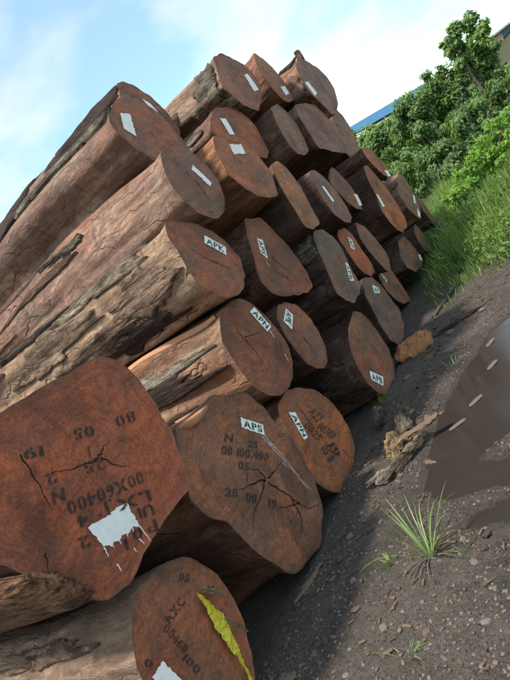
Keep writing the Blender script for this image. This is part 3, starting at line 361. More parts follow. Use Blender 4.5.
_glyph = {}
def glyph(ch):
    if ch in _glyph: return _glyph[ch]
    cu = bpy.data.curves.new('g', 'FONT'); cu.body = ch; cu.offset = 0.036; cu.resolution_u = 3
    ob = bpy.data.objects.new('g', cu); COL.objects.link(ob); bpy.context.view_layer.update()
    dg = bpy.context.evaluated_depsgraph_get(); me = bpy.data.meshes.new_from_object(ob.evaluated_get(dg))
    bm = bmesh.new(); bm.from_mesh(me)
    xs = [v.co.x for v in bm.verts]
    if xs:
        x0, x1 = min(xs), max(xs); xm = (x0+x1)/2; g = 0.030
        if ch not in '1-.I,':
            for q in (xm-g, xm+g): bmesh.ops.bisect_plane(bm, geom=bm.verts[:]+bm.edges[:]+bm.faces[:], plane_co=(q, 0, 0), plane_no=(1, 0, 0))
            bmesh.ops.delete(bm, geom=[f for f in bm.faces if abs(f.calc_center_median().x-xm) < g*0.95], context='FACES')
        bmesh.ops.triangulate(bm, faces=bm.faces[:])
    else: x0, x1 = 0, 0.35
    bm.verts.index_update()
    r = ([(v.co.x-x0, v.co.y) for v in bm.verts], [[v.index for v in f.verts] for f in bm.faces], max(x1-x0, 0.18))
    bm.free(); bpy.data.objects.remove(ob); bpy.data.curves.remove(cu); bpy.data.meshes.remove(me)
    _glyph[ch] = r; return r
def text_mesh(s):
    V, F, x = [], [], 0
    for ch in s:
        gv, gf, wd = glyph(ch) if ch != ' ' else ([], [], 0.3)
        b = len(V); V += [(vx+x, vy) for vx, vy in gv]; F += [[i+b for i in f] for f in gf]; x += wd+0.09
    if s in ('1', '-', 'I'): return [(vx+0.22, vy) for vx, vy in V], F, x-0.09+0.44
    return V, F, x-0.09

def ribbon(n, pts, w0, w1, off, mat, name, parent, org, jitter=0.0, sub=6):
    P = [Vector(p) for p in pts]; Q = []
    for a, b in zip(P[:-1], P[1:]):
        for i in range(sub): Q.append(a.lerp(b, i/sub))
    Q.append(P[-1])
    V, F = [], []
    for i, q in enumerate(Q):
        t = (Q[min(i+1, len(Q)-1)]-Q[max(i-1, 0)]); t.normalize(); nn = Vector((-t.y, t.x)); u = i/(len(Q)-1)
        wd = (w0*(1-u)+w1*u)*(1+0.5*NZ(i*0.9, n_seed(n), u)); q = q + nn*jitter*NZ(i*0.55+5, n_seed(n)*2)
        for sgn in (-1, 1):
            y, z = q + nn*wd*sgn; V.append((face_x(n, y, z)+off, y, z))
        if i: F.append((2*i-2, 2*i-1, 2*i+1, 2*i))
    o = mesh_obj(name, V, F, mat, parent, org, smooth=False); return o
def n_seed(n): return sum(map(ord, n))*0.37

def bark_plate(n, root, org, th0, s0, dth, ds, thick, col, name='bark_plate', lift=0.0, seed=0):
    """an irregular thick scab of bark that follows the log's own surface"""
    V, F = [], []; NR, NS = 6, 48
    def rim(a): return 1 + 0.55*NZ(math.cos(a)*1.6+seed, math.sin(a)*1.6, s0*3) + 0.40*NZ(math.cos(a)*5+seed, math.sin(a)*5, th0) + 0.15*NZ(math.cos(a)*13+seed, math.sin(a)*13)
    V.append(log_p(n, th0, max(0.0, s0), thick*1.1+lift))
    for r in range(1, NR+1):
        for k in range(NS):
            a = 2*math.pi*k/NS; q = r/NR*rim(a); th = th0+dth*q*math.sin(a); s = max(0.004, s0+ds*q*math.cos(a))
            tk = thick*(1.0+0.5*NZ(th*5+seed, s*6, 1.0))*(1.0 if r < NR else 0.75)+lift*(1+0.6*math.cos(a))
            V.append(log_p(n, th, s, tk))
    for k in range(NS):
        a = 2*math.pi*k/NS; q = rim(a)*1.02; V.append(log_p(n, th0+dth*q*math.sin(a), max(0.004, s0+ds*q*math.cos(a)), -0.012 + lift*0.6*(1+0.6*math.cos(a))))
    for k in range(NS):
        k2 = (k+1) % NS; F.append((0, 1+k, 1+k2))
        for r in range(NR):
            a = 1+r*NS; F.append((a+k, a+NS+k, a+NS+k2, a+k2))
    o = mesh_obj(name, V, F, PLATE, root, org); o.color = (*col, 1); return o

LOGS = {}
for n, d in DATA.items():
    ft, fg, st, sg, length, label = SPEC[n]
    cy, cz = d['c']; zb = max(0.0, cz-max(FRONT[n]))
    zb = cz - FRONT[n][int(NA*0.75)]
    root = empty('log', (d['x'], cy, zb)); tag(root, label, 'log', 'felled logs stacked in the pile'); LOGS[n] = root
    org = Vector((0, 0, cz-zb))
    # trunk
    S = [0, 0.012, 0.03, 0.06, 0.1, 0.15, 0.2, 0.27, 0.35, 0.45]; 
    while S[-1] < length: S.append(S[-1]+(0.11 if S[-1] < 3.5 else 0.2))
    V = [log_p(n, 2*math.pi*k/NA, s) for s in S for k in range(NA)]
    F = [(i*NA+k, (i+1)*NA+k, (i+1)*NA+(k+1) % NA, i*NA+(k+1) % NA) for i in range(len(S)-1) for k in range(NA)]
    F.append([(len(S)-1)*NA+k for k in reversed(range(NA))])
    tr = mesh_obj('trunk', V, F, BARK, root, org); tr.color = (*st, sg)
    # sawn end
    V, F, rim = [(face_x(n, 0, 0), 0, 0)], [], [0.0]; NR = 14
    for r in range(1, NR+1):
        q = 1-(1-r/NR)**1.3
        for k in range(NA):
            a = 2*math.pi*k/NA; rr = FRONT[n][k]*q; y, z = rr*math.cos(a), rr*math.sin(a)
            x = face_x(n, y, z) if r < NR else 0.0
            V.append((x*(1 if r < NR else 0), y, z)); rim.append(q)
    for k in range(NA):
        k2 = (k+1) % NA; F.append((0, 1+k, 1+k2))
        for r in range(NR-1):
            a = 1+r*NA; F.append((a+k, a+NA+k, a+NA+k2, a+k2))
    fc = mesh_obj('cut_face', V, F, FACE, root, org, attrs={'rim': rim}); fc.color = (*ft, fg)
    # cracks as flat ribbons, recess shade put into their dark colour; paint runs
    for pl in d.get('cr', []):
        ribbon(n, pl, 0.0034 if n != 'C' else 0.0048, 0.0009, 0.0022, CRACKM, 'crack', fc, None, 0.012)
    for pl in d.get('dr', []):
        ribbon(n, pl, 0.0038, 0.0016, 0.0030, STREAK if n in 'CV' else WHITE, 'paint_run', fc, None, 0.004 if n != 'C' else 0.01, 8)
    # white labels
    for quad, s in d.get('lab', []):
        q = [Vector(p) for p in quad]; V, F = [], []; N = 12
        sc = (q[1]-q[0]).length
        for j in range(N+1):
            for i in range(N+1):
                u, v = i/N, j/N; e = 0
                p = (q[0]*(1-u)+q[1]*u)*(1-v)+(q[3]*(1-u)+q[2]*u)*v
                if i in (0, N) or j in (0, N): p = p + Vector((NZ(i*1.3, j*1.3, n_seed(n)), NZ(i*1.3, j*1.3, n_seed(n)+9)))*sc*(0.035 if s else 0.07)
                V.append((face_x(n, p.x, p.y)+0.0036, p.x, p.y))
        if n == 'A':     # ragged lower edge where the paint ran
            for i in range(N+1):
                k_ = N*(N+1)+i; y, z = V[k_][1], V[k_][2]; z -= abs(NZ(i*2.3, 4.0))*0.05; V[k_] = (face_x(n, y, z)+0.0036, y, z)
        F = [(j*(N+1)+i, j*(N+1)+i+1, (j+1)*(N+1)+i+1, (j+1)*(N+1)+i) for j in range(N) for i in range(N)]
        lb = mesh_obj('paint_label', V, F, WHITE, root, org, smooth=False)
        if s:
            gv, gf, wd = text_mesh(s); V = []
            for x, y in gv:
                u = 0.09+0.82*x/wd; v = 0.84-0.68*y/0.72
                p = (q[0]*(1-u)+q[1]*u)*(1-v)+(q[3]*(1-u)+q[2]*u)*v; V.append((face_x(n, p.x, p.y)+0.0058, p.x, p.y))
            mesh_obj('lettering', V, gf, GREEN, lb, None, smooth=False)
    for (a, b, h), s in d.get('txt', []):
        a, b, h = Vector(a), Vector(b), Vector(h); gv, gf, wd = text_mesh(s); V = []
        for x, y in gv:
            p = a+(b-a)*(x/wd)+(h-a)*(y/0.72); V.append((face_x(n, p.x, p.y)+0.0045, p.x, p.y))
        mesh_obj('stencil_lettering', V, gf, INK, fc, None, smooth=False)
    LOGS[n+'_org'] = org; LOGS[n+'_face'] = fc

# bark still hanging on the logs: (log, angle, distance from the end, half-angle, half-length, thickness, colour)
DK = (0.075, 0.052, 0.045); GR = (0.24, 0.205, 0.165); BR = (0.17, 0.105, 0.075); PK = (0.30, 0.20, 0.15)
PL = [('O', 125, 0.75, 26, 0.60, .03, DK), ('O', 118, 2.6, 30, 0.85, .035, DK), ('O', 140, 4.3, 22, 0.9, .03, DK), ('O', 165, 1.9, 12, 0.8, .02, BR),
      ('N', 130, 0.95, 15, 0.65, .04, GR), ('N', 126, 1.9, 12, 0.6, .035, DK), ('N', 150, 3.6, 22, 0.9, .016, PK),
      ('M', 140, 1.9, 8, 0.6, .016, BR), ('M', 170, 3.4, 16, 0.8, .015, PK), ('M', 125, 1.25, 6, 0.14, .045, GR),
      ('L', 168, 0.45, 24, 0.36, .022, PK), ('L', 122, 0.9, 13, 0.6, .025, (0.33, 0.26, 0.19)), ('L', 192, 1.2, 18, 0.5, .022, PK), ('L', 150, 1.75, 20, 0.6, .025, (0.30, 0.21, 0.15)), ('L', 114, 2.0, 10, 0.6, .05, DK), ('L', 110, 2.7, 12, 0.5, .045, (0.36, 0.30, 0.23)), ('L', 215, 0.9, 14, 0.6, .016, DK), ('L', 128, 3.2, 14, 0.7, .03, PK),
      ('E', 143, 0.85, 11, 0.75, .018, (0.34, 0.29, 0.23)), ('E', 168, 1.0, 14, 0.7, .026, DK), ('E', 160, 2.0, 20, 0.6, .035, BR), ('E', 205, 1.0, 12, 0.7, .02, BR),
      ('R', 165, 0.22, 32, 0.2, .05, GR), ('R', 203, 0.25, 26, 0.2, .045, (0.28, 0.22, 0.17)), ('R', 195, 0.95, 24, 0.5, .02, BR), ('Q', 165, 0.55, 22, 0.4, .035, GR),
      ('J', 120, 0.26, 22, 0.24, .07, GR), ('J', 170, 0.4, 18, 0.35, .025, DK), ('T', 180, 0.18, 22, 0.2, .045, PK), ('T', 110, 0.15, 14, 0.15, .03, DK),
      ('G', 190, 0.35, 24, 0.35, .025, BR), ('G', 160, 0.8, 18, 0.5, .02, DK), ('b', 110, 0.25, 26, 0.25, .04, PK), ('C', 112, 0.6, 12, 0.5, .016, BR),
      ('B', 150, 1.5, 18, 0.6, .025, BR), ('B', 122, 0.9, 9, 0.5, .016, PK), ('F', 160, 0.4, 18, 0.35, .018, DK), ('K', 170, 0.4, 20, 0.35, .018, DK)]
for i, (n, th, s, dth, ds, tk, col) in enumerate(PL):
    bark_plate(n, LOGS[n], LOGS[n+'_org'], R(th), s, R(dth), ds, tk, col, seed=i*1.7)
for i, (n, th, s, dth, ds, tk, col, lf) in enumerate([('L', 112, 1.5, 5, 0.28, .016, GR, .035), ('L', 108, 2.15, 5, 0.30, .014, DK, .045), ('L', 115, 2.9, 4, 0.35, .014, (0.36, 0.30, 0.23), .03), ('M', 118, 1.5, 3, 0.22, .012, GR, .03), ('N', 122, 2.4, 5, 0.3, .016, DK, .03), ('O', 100, 1.9, 4, 0.35, .014, DK, .03)]):
    bark_plate(n, LOGS[n], LOGS[n+'_org'], R(th), s, R(dth), ds, tk, col, name='loose_bark', lift=lf, seed=40+i*2.3)
# pale splinter edge on the cracked log, split peak on the ragged log
def strip(n, th0, th1, s0, s1, w, mat, name):
    V, F = [], []; N = 14
    for i in range(N+1):
        u = i/N; th = th0+(th1-th0)*u; s = s0+(s1-s0)*u; ww = w*math.sin(math.pi*min(0.97, 0.08+0.9*u))*(1+0.4*NZ(u*6, n_seed(n)))
        for off, dw in ((0.004, -1), (0.03, -0.5), (0.034, 0.4), (0.004, 1)): V.append(log_p(n, th+dw*ww, max(0.003, s+0.05*dw*ww), off))
        if i: 
            for k in range(3): F.append((4*i-4+k, 4*i-3+k, 4*i+1+k, 4*i+k))
    return mesh_obj(name, V, F, mat, LOGS[n], LOGS[n+'_org'])
strip('E', R(112), R(118), 0.05, 1.6, 0.10, SPLINT, 'sapwood_strip')

# ------------------------------------------------------------------ ground
P1 = [(1.07,5.29),(0.93,4.81),(0.81,4.41),(0.75,4.03),(0.73,3.55),(0.75,3.23),(0.79,3.02),(0.89,2.88),(0.98,2.82),(1.09,2.81),(1.22,2.81),(1.37,2.79),(1.64,2.76),(2.05,2.97),(2.3,3.95),(2.0,5.18),(1.55,5.49),(1.23,5.44)]
ISL = [(1.14,3.15),(1.25,3.27),(1.38,3.39),(1.57,3.45),(1.70,3.30),(1.65,3.19),(1.48,3.07),(1.33,3.08)]
P2 = [(1.11,2.55),(1.18,2.62),(1.37,2.67),(1.63,2.68),(1.72,2.48),(1.53,2.45),(1.38,2.52),(1.22,2.5)]
P3 = [(0.66,2.62),(0.69,2.72),(0.72,2.80),(0.75,2.78),(0.735,2.70),(0.70,2.60)]
def sdist(x, y, P):
    """signed distance, positive inside"""
    best = 1e9; ins = False
    for (x1, y1), (x2, y2) in zip(P, P[1:]+P[:1]):
        ex, ey = x2-x1, y2-y1; t = max(0, min(1, ((x-x1)*ex+(y-y1)*ey)/(ex*ex+ey*ey)))
        best = min(best, math.hypot(x-x1-t*ex, y-y1-t*ey))
        if (y1 > y) != (y2 > y) and x < ex*(y-y1)/ey+x1: ins = not ins
    return best if ins else -best
def wet_d(x, y):
    if not (-0.6 < x < 3.4 and 1.5 < y < 6.6): return -1.0
    j = 0.05*NZ(x*4, y*4, 7)+0.02*NZ(x*14, y*14, 3)
    a = min(sdist(x, y, P1), -sdist(x, y, ISL)); return max(a, sdist(x, y, P2), sdist(x, y, P3)-0.01)+j
def base_h(x, y):
    h = 0.34*smooth01((y-6.0)/5.5) + 0.9*smooth01((y-12)/10) + 1.6*smooth01((y-24)/50)
    h += 0.35*smooth01((y-7.5)/6)*smooth01((x-0.6)/2.2)          # grassy bank climbs away from the pile
    h += 4.0*smooth01((y-79)/4.0) + 30*smooth01((y-200)/900)*(0.6+0.4*NZ(x/300, y/300))
    return h
def ground_h(x, y, wd=None):
    if wd is None: wd = wet_d(x, y)
    n_ = 0.030*NZ(x*1.1, y*1.1) + 0.016*NZ(x*3.3, y*3.3, 2) + 0.010*NZ(x*9, y*9, 4) + 0.009*NZ(x*24, y*24, 8)
    h = base_h(x, y) + n_*smooth01(1.4-(y-40)/40)
    if -1 < wd:
        k = smooth01((wd+0.16)/0.22)
        h = h*(1-k) + (-0.004 - 0.06*smooth01((wd+0.02)/0.25) + 0.4*n_)*k if wd > -0.16 else h
        if wd > 0: h = min(h, -0.026-0.05*smooth01(wd/0.2))
        elif wd > -0.16: h = max(h, -0.012+0.10*(-wd)/0.16*0.4)
    if x < 0.25 and 0.5 < y < 11: h = h*(1-0.5*smooth01((0.25-x)/0.5)) - 0.03*smooth01((0.25-x)/0.5)
    return h
def axis(a, dense, step, far):
    lo, hi = dense; v = [lo+step*i for i in range(int((hi-lo)/step)+1)]
    s = step; x = v[-1]
    while x < far[1]: s = min(s*1.22, 60); x += s; v.append(x)
    s = step; x = lo; pre = []
    while x > far[0]: s = min(s*1.25, 60); x -= s; pre.append(x)
    return pre[::-1]+v
GX = axis(0, (-0.3, 2.9), 0.035, (-700, 700)); GY = axis(0, (1.1, 7.5), 0.035, (-60, 1600))
V, wetA, grA = [], [], []
for y in GY:
    for x in GX:
        wd = wet_d(x, y); V.append((x, y, ground_h(x, y, wd))); wetA.append(smooth01((wd+0.26)/0.28) if wd > -1 else 0.0)
        g = smooth01((y-6.6-1.2*NZ(x*1.3, y*1.3)+0.5*(x-0.8))/1.6); grA.append(g)
nx = len(GX)
F = [(j*nx+i, j*nx+i+1, (j+1)*nx+i+1, (j+1)*nx+i) for j in range(len(GY)-1) for i in range(nx-1)]
t = NT('muddy_gravel'); c = t.coord()
n1 = t.noise(c, 1.6, 5, 0.6); n2 = t.noise(c, 12, 6, 0.7); n3 = t.noise(c, 70, 5, 0.75)
vo = t.n('ShaderNodeTexVoronoi', {'Vector': c, 'Scale': 55.0, 'Randomness': 1.0}); vd = vo.outputs['Distance']; vc = vo.outputs['Color']
col = t.mix(t.ramp(n1, [(0.35, 0.0), (0.65, 1.0)]), (0.080, 0.064, 0.053), (0.155, 0.126, 0.105))
col = t.mix(t.ramp(n2, [(0.42, 0.0), (0.7, 0.8)]), col, (0.20, 0.165, 0.14))
peb = t.math('MULTIPLY', t.ramp(vd, [(0.22, 1.0), (0.38, 0.0)]), t.ramp(t.n('ShaderNodeSeparateColor', {0: vc}).outputs[0], [(0.55, 0.0), (0.62, 1.0)]))
col = t.mix(t.math('MULTIPLY', peb, 0.75), col, t.mix(t.n('ShaderNodeSeparateColor', {0: vc}).outputs[1], (0.08, 0.066, 0.06), (0.27, 0.225, 0.20)))
col = t.mix(t.ramp(n3, [(0.38, 0.55), (0.55, 0.0)]), col, (0.018, 0.014, 0.012))
red = t.ramp(t.noise(t.coord((1, 1, 1), (4, 2, 0)), 2.3, 5, 0.6), [(0.60, 0.0), (0.72, 0.5)]); col = t.mix(red, col, (0.13, 0.070, 0.045))
wet = t.n('ShaderNodeAttribute', attribute_name='wet').outputs['Fac']; gr = t.n('ShaderNodeAttribute', attribute_name='grassy').outputs['Fac']
col = t.mix(t.math('MULTIPLY', gr, 0.8), col, (0.045, 0.060, 0.020))
col = t.mix(t.math('MULTIPLY', wet, 0.45), col, (0.058, 0.044, 0.036))
h = t.math('ADD', t.math('MULTIPLY', n2, 0.7), t.math('ADD', t.math('MULTIPLY', n3, 0.6), t.math('MULTIPLY', peb, 0.8)))
MUD = t.out(col, t.math('SUBTRACT', 0.92, t.math('MULTIPLY', wet, 0.55)), t.bump(h, 1.0, 0.05), 0.3)
g = mesh_obj('ground', V, F, MUD, attrs={'wet': wetA, 'grassy': grA}); tag(g, kind='structure')

# puddle: brown water lying level in the hollow
t = NT('muddy_water'); c = t.coord()
col = t.mix(t.noise(c, 2.5, 4, 0.6), (0.026, 0.021, 0.018), (0.037, 0.030, 0.026))
WATER = t.out(col, t.ramp(t.noise(c, 1.7, 4, 0.6), [(0.35, 0.08), (0.65, 0.22)]), t.bump(t.noise(c, 9, 3, 0.5), 0.08, 0.01), 0.5, IOR=1.33)
V, F, idx = [], [], {}
st = 0.06
for j in range(int(4.4/st)):
    for i in range(int(3.2/st)):
        x, y = 0.3+i*st, 1.9+j*st
        if wet_d(x+st/2, y+st/2) > -0.14:
            f = []
            for a, b in ((0, 0), (1, 0), (1, 1), (0, 1)):
                k = (i+a, j+b)
                if k not in idx: idx[k] = len(V); V.append((0.3+k[0]*st, 1.9+k[1]*st, -0.020))
                f.append(idx[k])
            F.append(f)
tag(mesh_obj('puddle', V, F, WATER), kind='structure')

# ------------------------------------------------------------------ stones, litter
def rock(rad, seed, flat=0.65, sub=1):
    bm = bmesh.new(); bmesh.ops.create_icosphere(bm, subdivisions=sub, radius=rad)
    for v in bm.verts:
        v.co *= 1+0.55*NZ(v.co.x/rad*0.9+seed, v.co.y/rad*0.9, v.co.z/rad*0.9+seed*2); v.co.z *= flat
    V = [v.co.copy() for v in bm.verts]; F = [[v.index for v in f.verts] for f in bm.faces]; bm.free(); return V, F
ST1 = plain('grey_stone', (0.145, 0.124, 0.110), 0.85, 40, 0.45); ST2 = plain('brown_stone', (0.12, 0.082, 0.062), 0.85, 40, 0.45)
protos = [rock(1.0, i*3.3, 0.6, 0 if i else 1) for i in range(6)]
rnd = random.Random(3)
def scatter(count, rmin, rmax, mat, name, area, seed):
    r_ = random.Random(seed); V, F = [], []
    for _ in range(count):
        x, y = r_.uniform(*area[0]), r_.uniform(*area[1])
        if y > 5 and r_.random() < (y-5)/4: continue
        if wet_d(x, y) > -0.02: continue
        if NZ(x*2.2, y*2.2, 5) < -0.15 and r_.random() < 0.7: continue
        s = rmin+(rmax-rmin)*r_.random()**3.6
        pv, pf = protos[1+r_.randrange(5)]; rot = Matrix.Rotation(r_.uniform(0, 6.28), 3, 'Z') @ Matrix.Rotation(r_.uniform(-.4, .4), 3, 'X')
        z = ground_h(x, y); b = len(V); sx = r_.uniform(0.7, 1.4)
        for v in pv:
            q = rot @ Vector((v.x*sx, v.y, v.z)); V.append((x+q.x*s, y+q.y*s, z+q.z*s+s*0.15))
        F += [[i+b for i in f] for f in pf]
    tag(mesh_obj(name, V, F, mat, smooth=False), kind='stuff')
scatter(19000, 0.002, 0.013, ST1, 'gravel', ((0.0, 2.6), (1.0, 8.0)), 1)
scatter(17000, 0.002, 0.012, ST2, 'gravel', ((0.0, 2.6), (1.0, 8.0)), 2)
scatter(900, 0.008, 0.034, MUD, 'mud_clods', ((0.05, 2.5), (1.0, 7.6)), 4)
tag(COL.objects['mud_clods'], 'dark crumbly mud clods scattered over the ground by the logs', 'mud clods')
for o, l in zip([o for o in COL.objects if o.name.startswith('gravel')], ('grey gravel strewn over the dark mud beside the logs', 'brown gravel strewn over the dark mud beside the logs')): tag(o, l, 'gravel')
spots = [(0.55, 2.10, .034), (0.47, 2.32, .026), (0.78, 1.92, .030), (1.02, 1.86, .027), (1.22, 2.22, .030), (1.14, 2.40, .026), (0.36, 1.86, .028), (0.62, 1.70, .030), (0.30, 2.75, .028), (0.86, 2.62, .022), (1.30, 1.86, .026), (0.52, 2.80, .03), (0.42, 5.3, .05), (0.60, 5.8, .055), (0.33, 6.5, .06), (0.72, 6.3, .06), (0.95, 6.0, .055), (0.25, 5.0, .05), (0.58, 4.7, .045), (0.70, 5.2, .06)]
for i, (x, y, s) in enumerate(spots):
    pv, pf = rock(s*0.8, i*1.9+0.5, 0.55, 1); z = ground_h(x, y)
    o = mesh_obj('stone', [Vector((v.x*1.2, v.y, v.z)) for v in pv], pf, ST1 if i % 3 else ST2, loc=(x, y, z+s*0.08), smooth=False); o.rotation_euler = (0, 0, i*1.3)
    tag(o, 'small grey stone lying on the bare mud between the logs and the weed clump' if i < 12 else 'fist-sized stone on the muddy strip between the puddle and the grass', 'stone', 'stones on the mud' if i < 12 else 'stones between puddle and grass')
# wood chips
CHIP = plain('wood_chip', (0.15, 0.10, 0.068), 0.8, 30, 0.5)
V, F = [], []; r_ = random.Random(11)
for _ in range(700):
    x, y = r_.uniform(0.02, 1.9), r_.uniform(1.1, 7.5)
    if wet_d(x, y) > -0.03 or r_.random() < x*0.35: continue
    L_, W_, T_ = 0.006+0.032*r_.random()**2.5, r_.uniform(0.002, 0.009), 0.003; a = r_.uniform(0, 6.28); z = ground_h(x, y)+0.007; tl = r_.uniform(-.25, .25)
    rot = Matrix.Rotation(a, 3, 'Z') @ Matrix.Rotation(tl, 3, 'Y'); b = len(V)
    for q in ((-L_, -W_*.5, -T_), (L_, -W_, -T_), (L_*.8, W_, -T_), (-L_, W_, -T_), (-L_, -W_*.5, T_), (L_, -W_, T_), (L_*.8, W_, T_), (-L_, W_, T_)):
        p = rot @ Vector(q); V.append((x+p.x, y+p.y, z+p.z))
    F += [[i+b for i in f] for f in ((3, 2, 1, 0), (4, 5, 6, 7), (0, 1, 5, 4), (1, 2, 6, 5), (2, 3, 7, 6), (3, 0, 4, 7))]
o = mesh_obj('wood_chips', V, F, CHIP, smooth=False); tag(o, 'wood chips and bark crumbs littered over the mud', 'wood chips', kind='stuff')

def chunk(name, loc, L_, W_, H_, rz, tilt, mat, col, label, seed, cat='wood', group=None):
    """splintery bark or timber fragment: a lofted, ragged-ended slab"""
    V, F = [], []; N, K = 16, 9
    for i in range(N+1):
        u = i/N; x = (u-0.5)*L_; tp = 0.7+0.3*math.sin(math.pi*u)+0.25*NZ(u*4, seed*3)
        for k in range(K):
            a = 2*math.pi*k/K; j = 1+0.5*NZ(u*3+seed, math.cos(a)*1.5, math.sin(a)*1.5+seed)
            j *= 1+0.55*NZ(u*9+seed, k*2.3)+0.3*NZ(u*3, k*5.1, seed); xx = x + (L_*0.25*NZ(k*1.7, seed, u) if i in (0, 1, N-1, N) else 0)
            V.append((xx, W_*0.5*tp*j*math.cos(a)+0.12*W_*math.sin(u*5+seed), H_*0.5*tp*j*math.sin(a)+H_*0.5))
    for i in range(N):
        for k in range(K): F.append((i*K+k, i*K+(k+1) % K, (i+1)*K+(k+1) % K, (i+1)*K+k))
    F.append(list(range(K))[::-1]); F.append([N*K+k for k in range(K)])
    o = mesh_obj(name, V, F, mat, loc=loc, smooth=False); o.rotation_euler = (0, tilt, rz); o.color = (*col, 1)
    if label: tag(o, label, cat, group)
    return o
GB = (0.19, 0.155, 0.12); 
def gl(x, y, dz=0.0): return (x, y, ground_h(x, y)+dz)
chunk('bark_chunk', gl(0.46, 4.02, -0.01), 0.42, 0.15, 0.12, R(112), -0.10, PLATE, GB, 'upright grey bark chunk standing at the edge of the puddle', 1, 'bark')
chunk('wood_splinter', gl(0.66, 3.66, 0.07), 0.40, 0.075, 0.035, R(8), -0.12, CHIP, GB, 'tan pointed splinter of wood poking over the puddle edge', 2)
chunk('bark_chunk', gl(0.46, 3.62, 0.0), 0.30, 0.13, 0.13, R(95), 0.1, PLATE, (0.36, 0.26, 0.14), 'ochre crumbling wood lump in the debris heap by the puddle', 3, 'bark')
chunk('bark_chunk', gl(0.52, 3.36, 0.0), 0.34, 0.09, 0.07, R(52), -0.1, PLATE, (0.26, 0.22, 0.18), 'pale frayed bark piece low in the debris heap by the puddle', 4, 'bark')
chunk('bark_chunk', gl(0.61, 3.42, 0.0), 0.30, 0.07, 0.07, R(60), -0.12, PLATE, (0.17, 0.12, 0.095), 'brown frayed bark piece low in the debris heap by the puddle', 5, 'bark')
chunk('bark_chunk', gl(0.40, 3.30, 0.0), 0.22, 0.09, 0.06, R(40), 0.05, PLATE, (0.27, 0.24, 0.20), 'small whitish bark piece at the log side of the debris heap', 6, 'bark')
chunk('bark_chunk', gl(0.66, 3.52, 0.03), 0.26, 0.05, 0.05, R(70), 0.1, CHIP, GB, 'thin tan stick of wood lying on the debris heap', 7, 'bark')
chunk('bark_chunk', gl(0.12, 4.32, 0.0), 0.28, 0.10, 0.08, R(105), -0.25, PLATE, (0.24, 0.20, 0.165), 'pale bark chunk leaning near the oval APN log', 8, 'bark')
chunk('stick', gl(0.10, 2.40, 0.0), 0.30, 0.035, 0.03, R(75), 0.0, CHIP, GB, 'short peeled stick lying at the foot of the cracked log', 9, 'stick')
chunk('branch', gl(0.62, 6.0, 0.0), 0.9, 0.06, 0.05, R(20), 0.0, PLATE, (0.13, 0.10, 0.085), 'dark branch lying across the mud near the grass', 10, 'branch')
chunk('branch', gl(0.45, 6.9, 0.0), 0.8, 0.05, 0.05, R(70), -0.08, PLATE, (0.17, 0.14, 0.12), 'pale curved branch at the edge of the grass', 12, 'branch')
chunk('bark_chunk', gl(0.26, 1.72, 0.0), 0.10, 0.06, 0.03, R(30), 0.0, CHIP, GB, 'flat tan chip at the foot of the log with yellow strip', 13, 'bark')
for i in range(9):
    r2 = random.Random(60+i); x, y = 0.40+0.36*r2.random(), 3.22+0.75*r2.random()
    chunk('bark_chip', gl(x, y, 0.0), r2.uniform(.07, .16), r2.uniform(.025, .05), r2.uniform(.015, .03), r2.uniform(0, 3.1), r2.uniform(-.3, .3), PLATE if i % 2 else CHIP, (0.28, 0.23, 0.18), 'small frayed bark chip strewn about the debris heap by the puddle', 70+i, 'bark', 'bark chips in the debris heap')
CLAY = plain('orange_clay', (0.36, 0.165, 0.07), 0.95, 26, 0.6, 0.7, 0.03)
pv, pf = rock(0.19, 4.4, 0.55, 4); o = mesh_obj('clay_lump', [Vector((v.x*(1.25+0.1*NZ(v.x*9, v.y*9)), v.y*1.0, v.z+0.07*NZ(v.x*12, v.y*12, v.z*12)+0.035*NZ(v.x*34, v.y*34, v.z*34))) for v in pv], pf, CLAY, loc=gl(0.17, 5.85, 0.03), smooth=False); o.rotation_euler = (0, 0.1, R(70))
tag(o, 'crumbling orange clay lump on the mud beside the stacked logs', 'clay')
LEAFM = plain('floating_leaf', (0.12, 0.10, 0.085), 0.7, 30, 0.3)
for i, (x, y, a) in enumerate(((0.93, 3.72, 0.6), (1.05, 3.98, 0.9), (1.15, 4.5, 1.1), (1.10, 5.0, 1.2))):
    V = [(0.075*math.cos(q)*1.0, 0.034*math.sin(q)*abs(math.sin(q))**0.6, 0.003*math.sin(3*q)) for q in [2*math.pi*k/14 for k in range(14)]]
    o = mesh_obj('leaf', V+[(0, 0, 0.005)], [(k, (k+1) % 14, 14) for k in range(14)], LEAFM, loc=(x, y, -0.0155)); o.rotation_euler = (0, 0, a)
    tag(o, 'pale dead leaf floating on the brown puddle', 'leaf', 'leaves floating on the puddle')

# splintered slab under the red-brown log's end, and a dark log end in the gap below it
V0 = [(1.06,1.34),(1.086,1.346),(1.119,1.324),(1.194,1.263),(1.269,1.147),(1.321,1.029),(1.325,.991),(1.278,1.0),(1.218,1.072),(1.146,1.177),(1.072,1.268),(1.083,1.293)]
def slab(name, P, x0, x1, mat, parent, jag=0.0):
    """thick ragged piece: outline P in the plane of the cut ends, from depth x1 back to x0, with a domed front"""
    cy = sum(p[0] for p in P)/len(P); cz = sum(p[1] for p in P)/len(P); V, F = [], []; N = len(P)
    off = parent.location if parent else Vector((0, 0, 0))
    for s, x in ((1.0, x0), (1.0, x0*0.3+x1*0.7), (0.75, x1), (0.3, x1+0.012)):
        for i, (y, z) in enumerate(P):
            V.append(Vector((x+jag*NZ(i*1.7, s*3), cy+(y-cy)*s, cz+(z-cz)*s))-off)
    for r in range(3):
        for k in range(N): F.append((r*N+k, r*N+(k+1) % N, (r+1)*N+(k+1) % N, (r+1)*N+k))
    F.append([3*N+k for k in range(N)]); F.append(list(range(N))[::-1])
    return mesh_obj(name, V, F, mat, parent)
